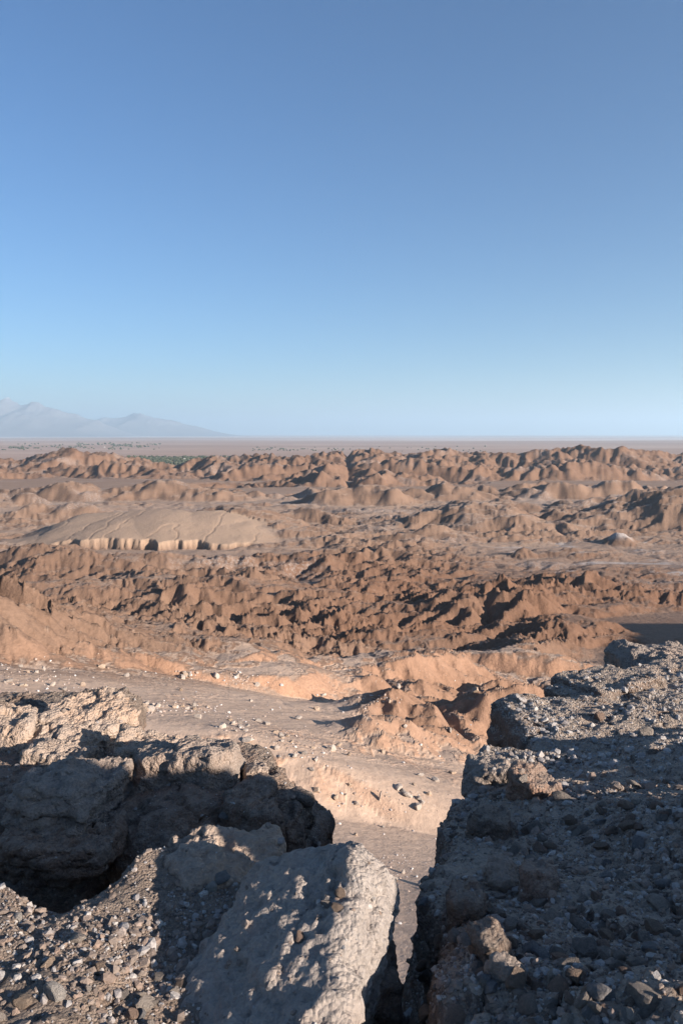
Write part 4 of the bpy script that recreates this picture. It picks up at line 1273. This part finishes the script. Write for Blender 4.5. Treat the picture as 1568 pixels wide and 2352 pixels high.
M_WALLW = NT("whitewash", 0.9)
M_WALLW.done(M_WALLW.mix(0.5, (0.78, 0.76, 0.72), M_WALLW.ramp(M_WALLW.noise(M_WALLW.pos(), 0.3, 4), (0.3, 0.8), (0.7, 1.1)), 'MULTIPLY'))
M_ROOFT = NT("tin_roof", 0.6); M_ROOFT.done((0.55, 0.53, 0.50))
M_OPEN = NT("dark_opening", 0.8); M_OPEN.done((0.05, 0.045, 0.04))
def quadbox(x0, x1, y0, y1, z0, z1):
    co = np.array([(x, y, z) for z in (z0, z1) for y in (y0, y1) for x in (x0, x1)], F32)
    return co, np.array([(0, 2, 3, 1), (4, 5, 7, 6), (0, 1, 5, 4), (2, 6, 7, 3), (0, 4, 6, 2), (1, 3, 7, 5)])
def gable(w, d, z0, z1):
    co = np.array([(-w, -d, z0), (w, -d, z0), (w, d, z0), (-w, d, z0), (-w, 0, z1), (w, 0, z1), (-w, -d, z0 - .5), (w, -d, z0 - .5), (w, d, z0 - .5), (-w, d, z0 - .5)], F32)
    return co, np.array([(0, 1, 5, 4), (2, 3, 4, 5), (6, 7, 1, 0), (8, 9, 3, 2), (7, 8, 2, 1), (9, 6, 0, 3), (9, 8, 7, 6)]), np.array([(1, 2, 5), (3, 0, 4)])
for u, v, w, lab in ((452, 1057, 14, "widest white house among the oasis trees"), (468, 1058, 9, "white house right of the widest one in the oasis"),
                     (438, 1059, 8, "white house left of the widest one in the oasis"), (482, 1055, 7, "small white house farthest right among the oasis trees"),
                     (424, 1056, 6, "small white house farthest left among the oasis trees"), (241, 1028, 7, "lone white house on the plain at the left")):
    p = plain_hit(u, v)
    e = bpy.data.objects.new("house", None); COL.objects.link(e); e.location = p; e["label"] = lab; e["category"] = "house"; e["group"] = "houses of the oasis"
    hw = w * 0.9; hd = w * 0.6; hh = 5.5
    obj("wall", mesh_np("wall", *quadbox(-hw, hw, -hd, hd, -1, hh), smooth=False), M_WALLW.m, e)
    gc, gq, gt = gable(hw + 0.6, hd + 0.6, hh + 0.52, hh + 2.8)
    obj("roof", mesh_np("roof", gc, gq, gt, smooth=False), M_ROOFT.m, e)
    obj("door", mesh_np("door", *quadbox(-0.8, 0.8, -hd - 0.06, -hd + 0.05, 0, 2.6), smooth=False), M_OPEN.m, e)
    for sx in (-0.55, 0.55):
        obj("window", mesh_np("window", *quadbox(sx * hw - 0.9, sx * hw + 0.9, -hd - 0.06, -hd + 0.05, 1.6, 3.4), smooth=False), M_OPEN.m, e)
# ------------------------------------------------------------------ haze
HAZE = 3.0e-5
def haze_box(x0, x1, y0, y1, z0, z1):
    co = [(x, y, z) for z in (z0, z1) for y in (y0, y1) for x in (x0, x1)]
    q = [(0, 2, 3, 1), (4, 5, 7, 6), (0, 1, 5, 4), (2, 6, 7, 3), (0, 4, 6, 2), (1, 3, 7, 5)]
    me = mesh_np("haze", np.array(co), np.array(q), smooth=False)
    m = bpy.data.materials.new("desert_haze"); m.use_nodes = True
    t = m.node_tree
    t.nodes.remove(t.nodes["Principled BSDF"])
    v = t.nodes.new("ShaderNodeVolumePrincipled")
    v.inputs["Color"].default_value = (0.62, 0.84, 1.0, 1)
    v.inputs["Density"].default_value = HAZE
    v.inputs["Anisotropy"].default_value = 0.3
    t.links.new(v.outputs[0], t.nodes["Material Output"].inputs["Volume"])
    obj("haze", me, m, kind="stuff", label="thin pale haze in the desert air", cat="haze")
haze_box(-95000, 95000, -4000, 125000, -260, 2120)
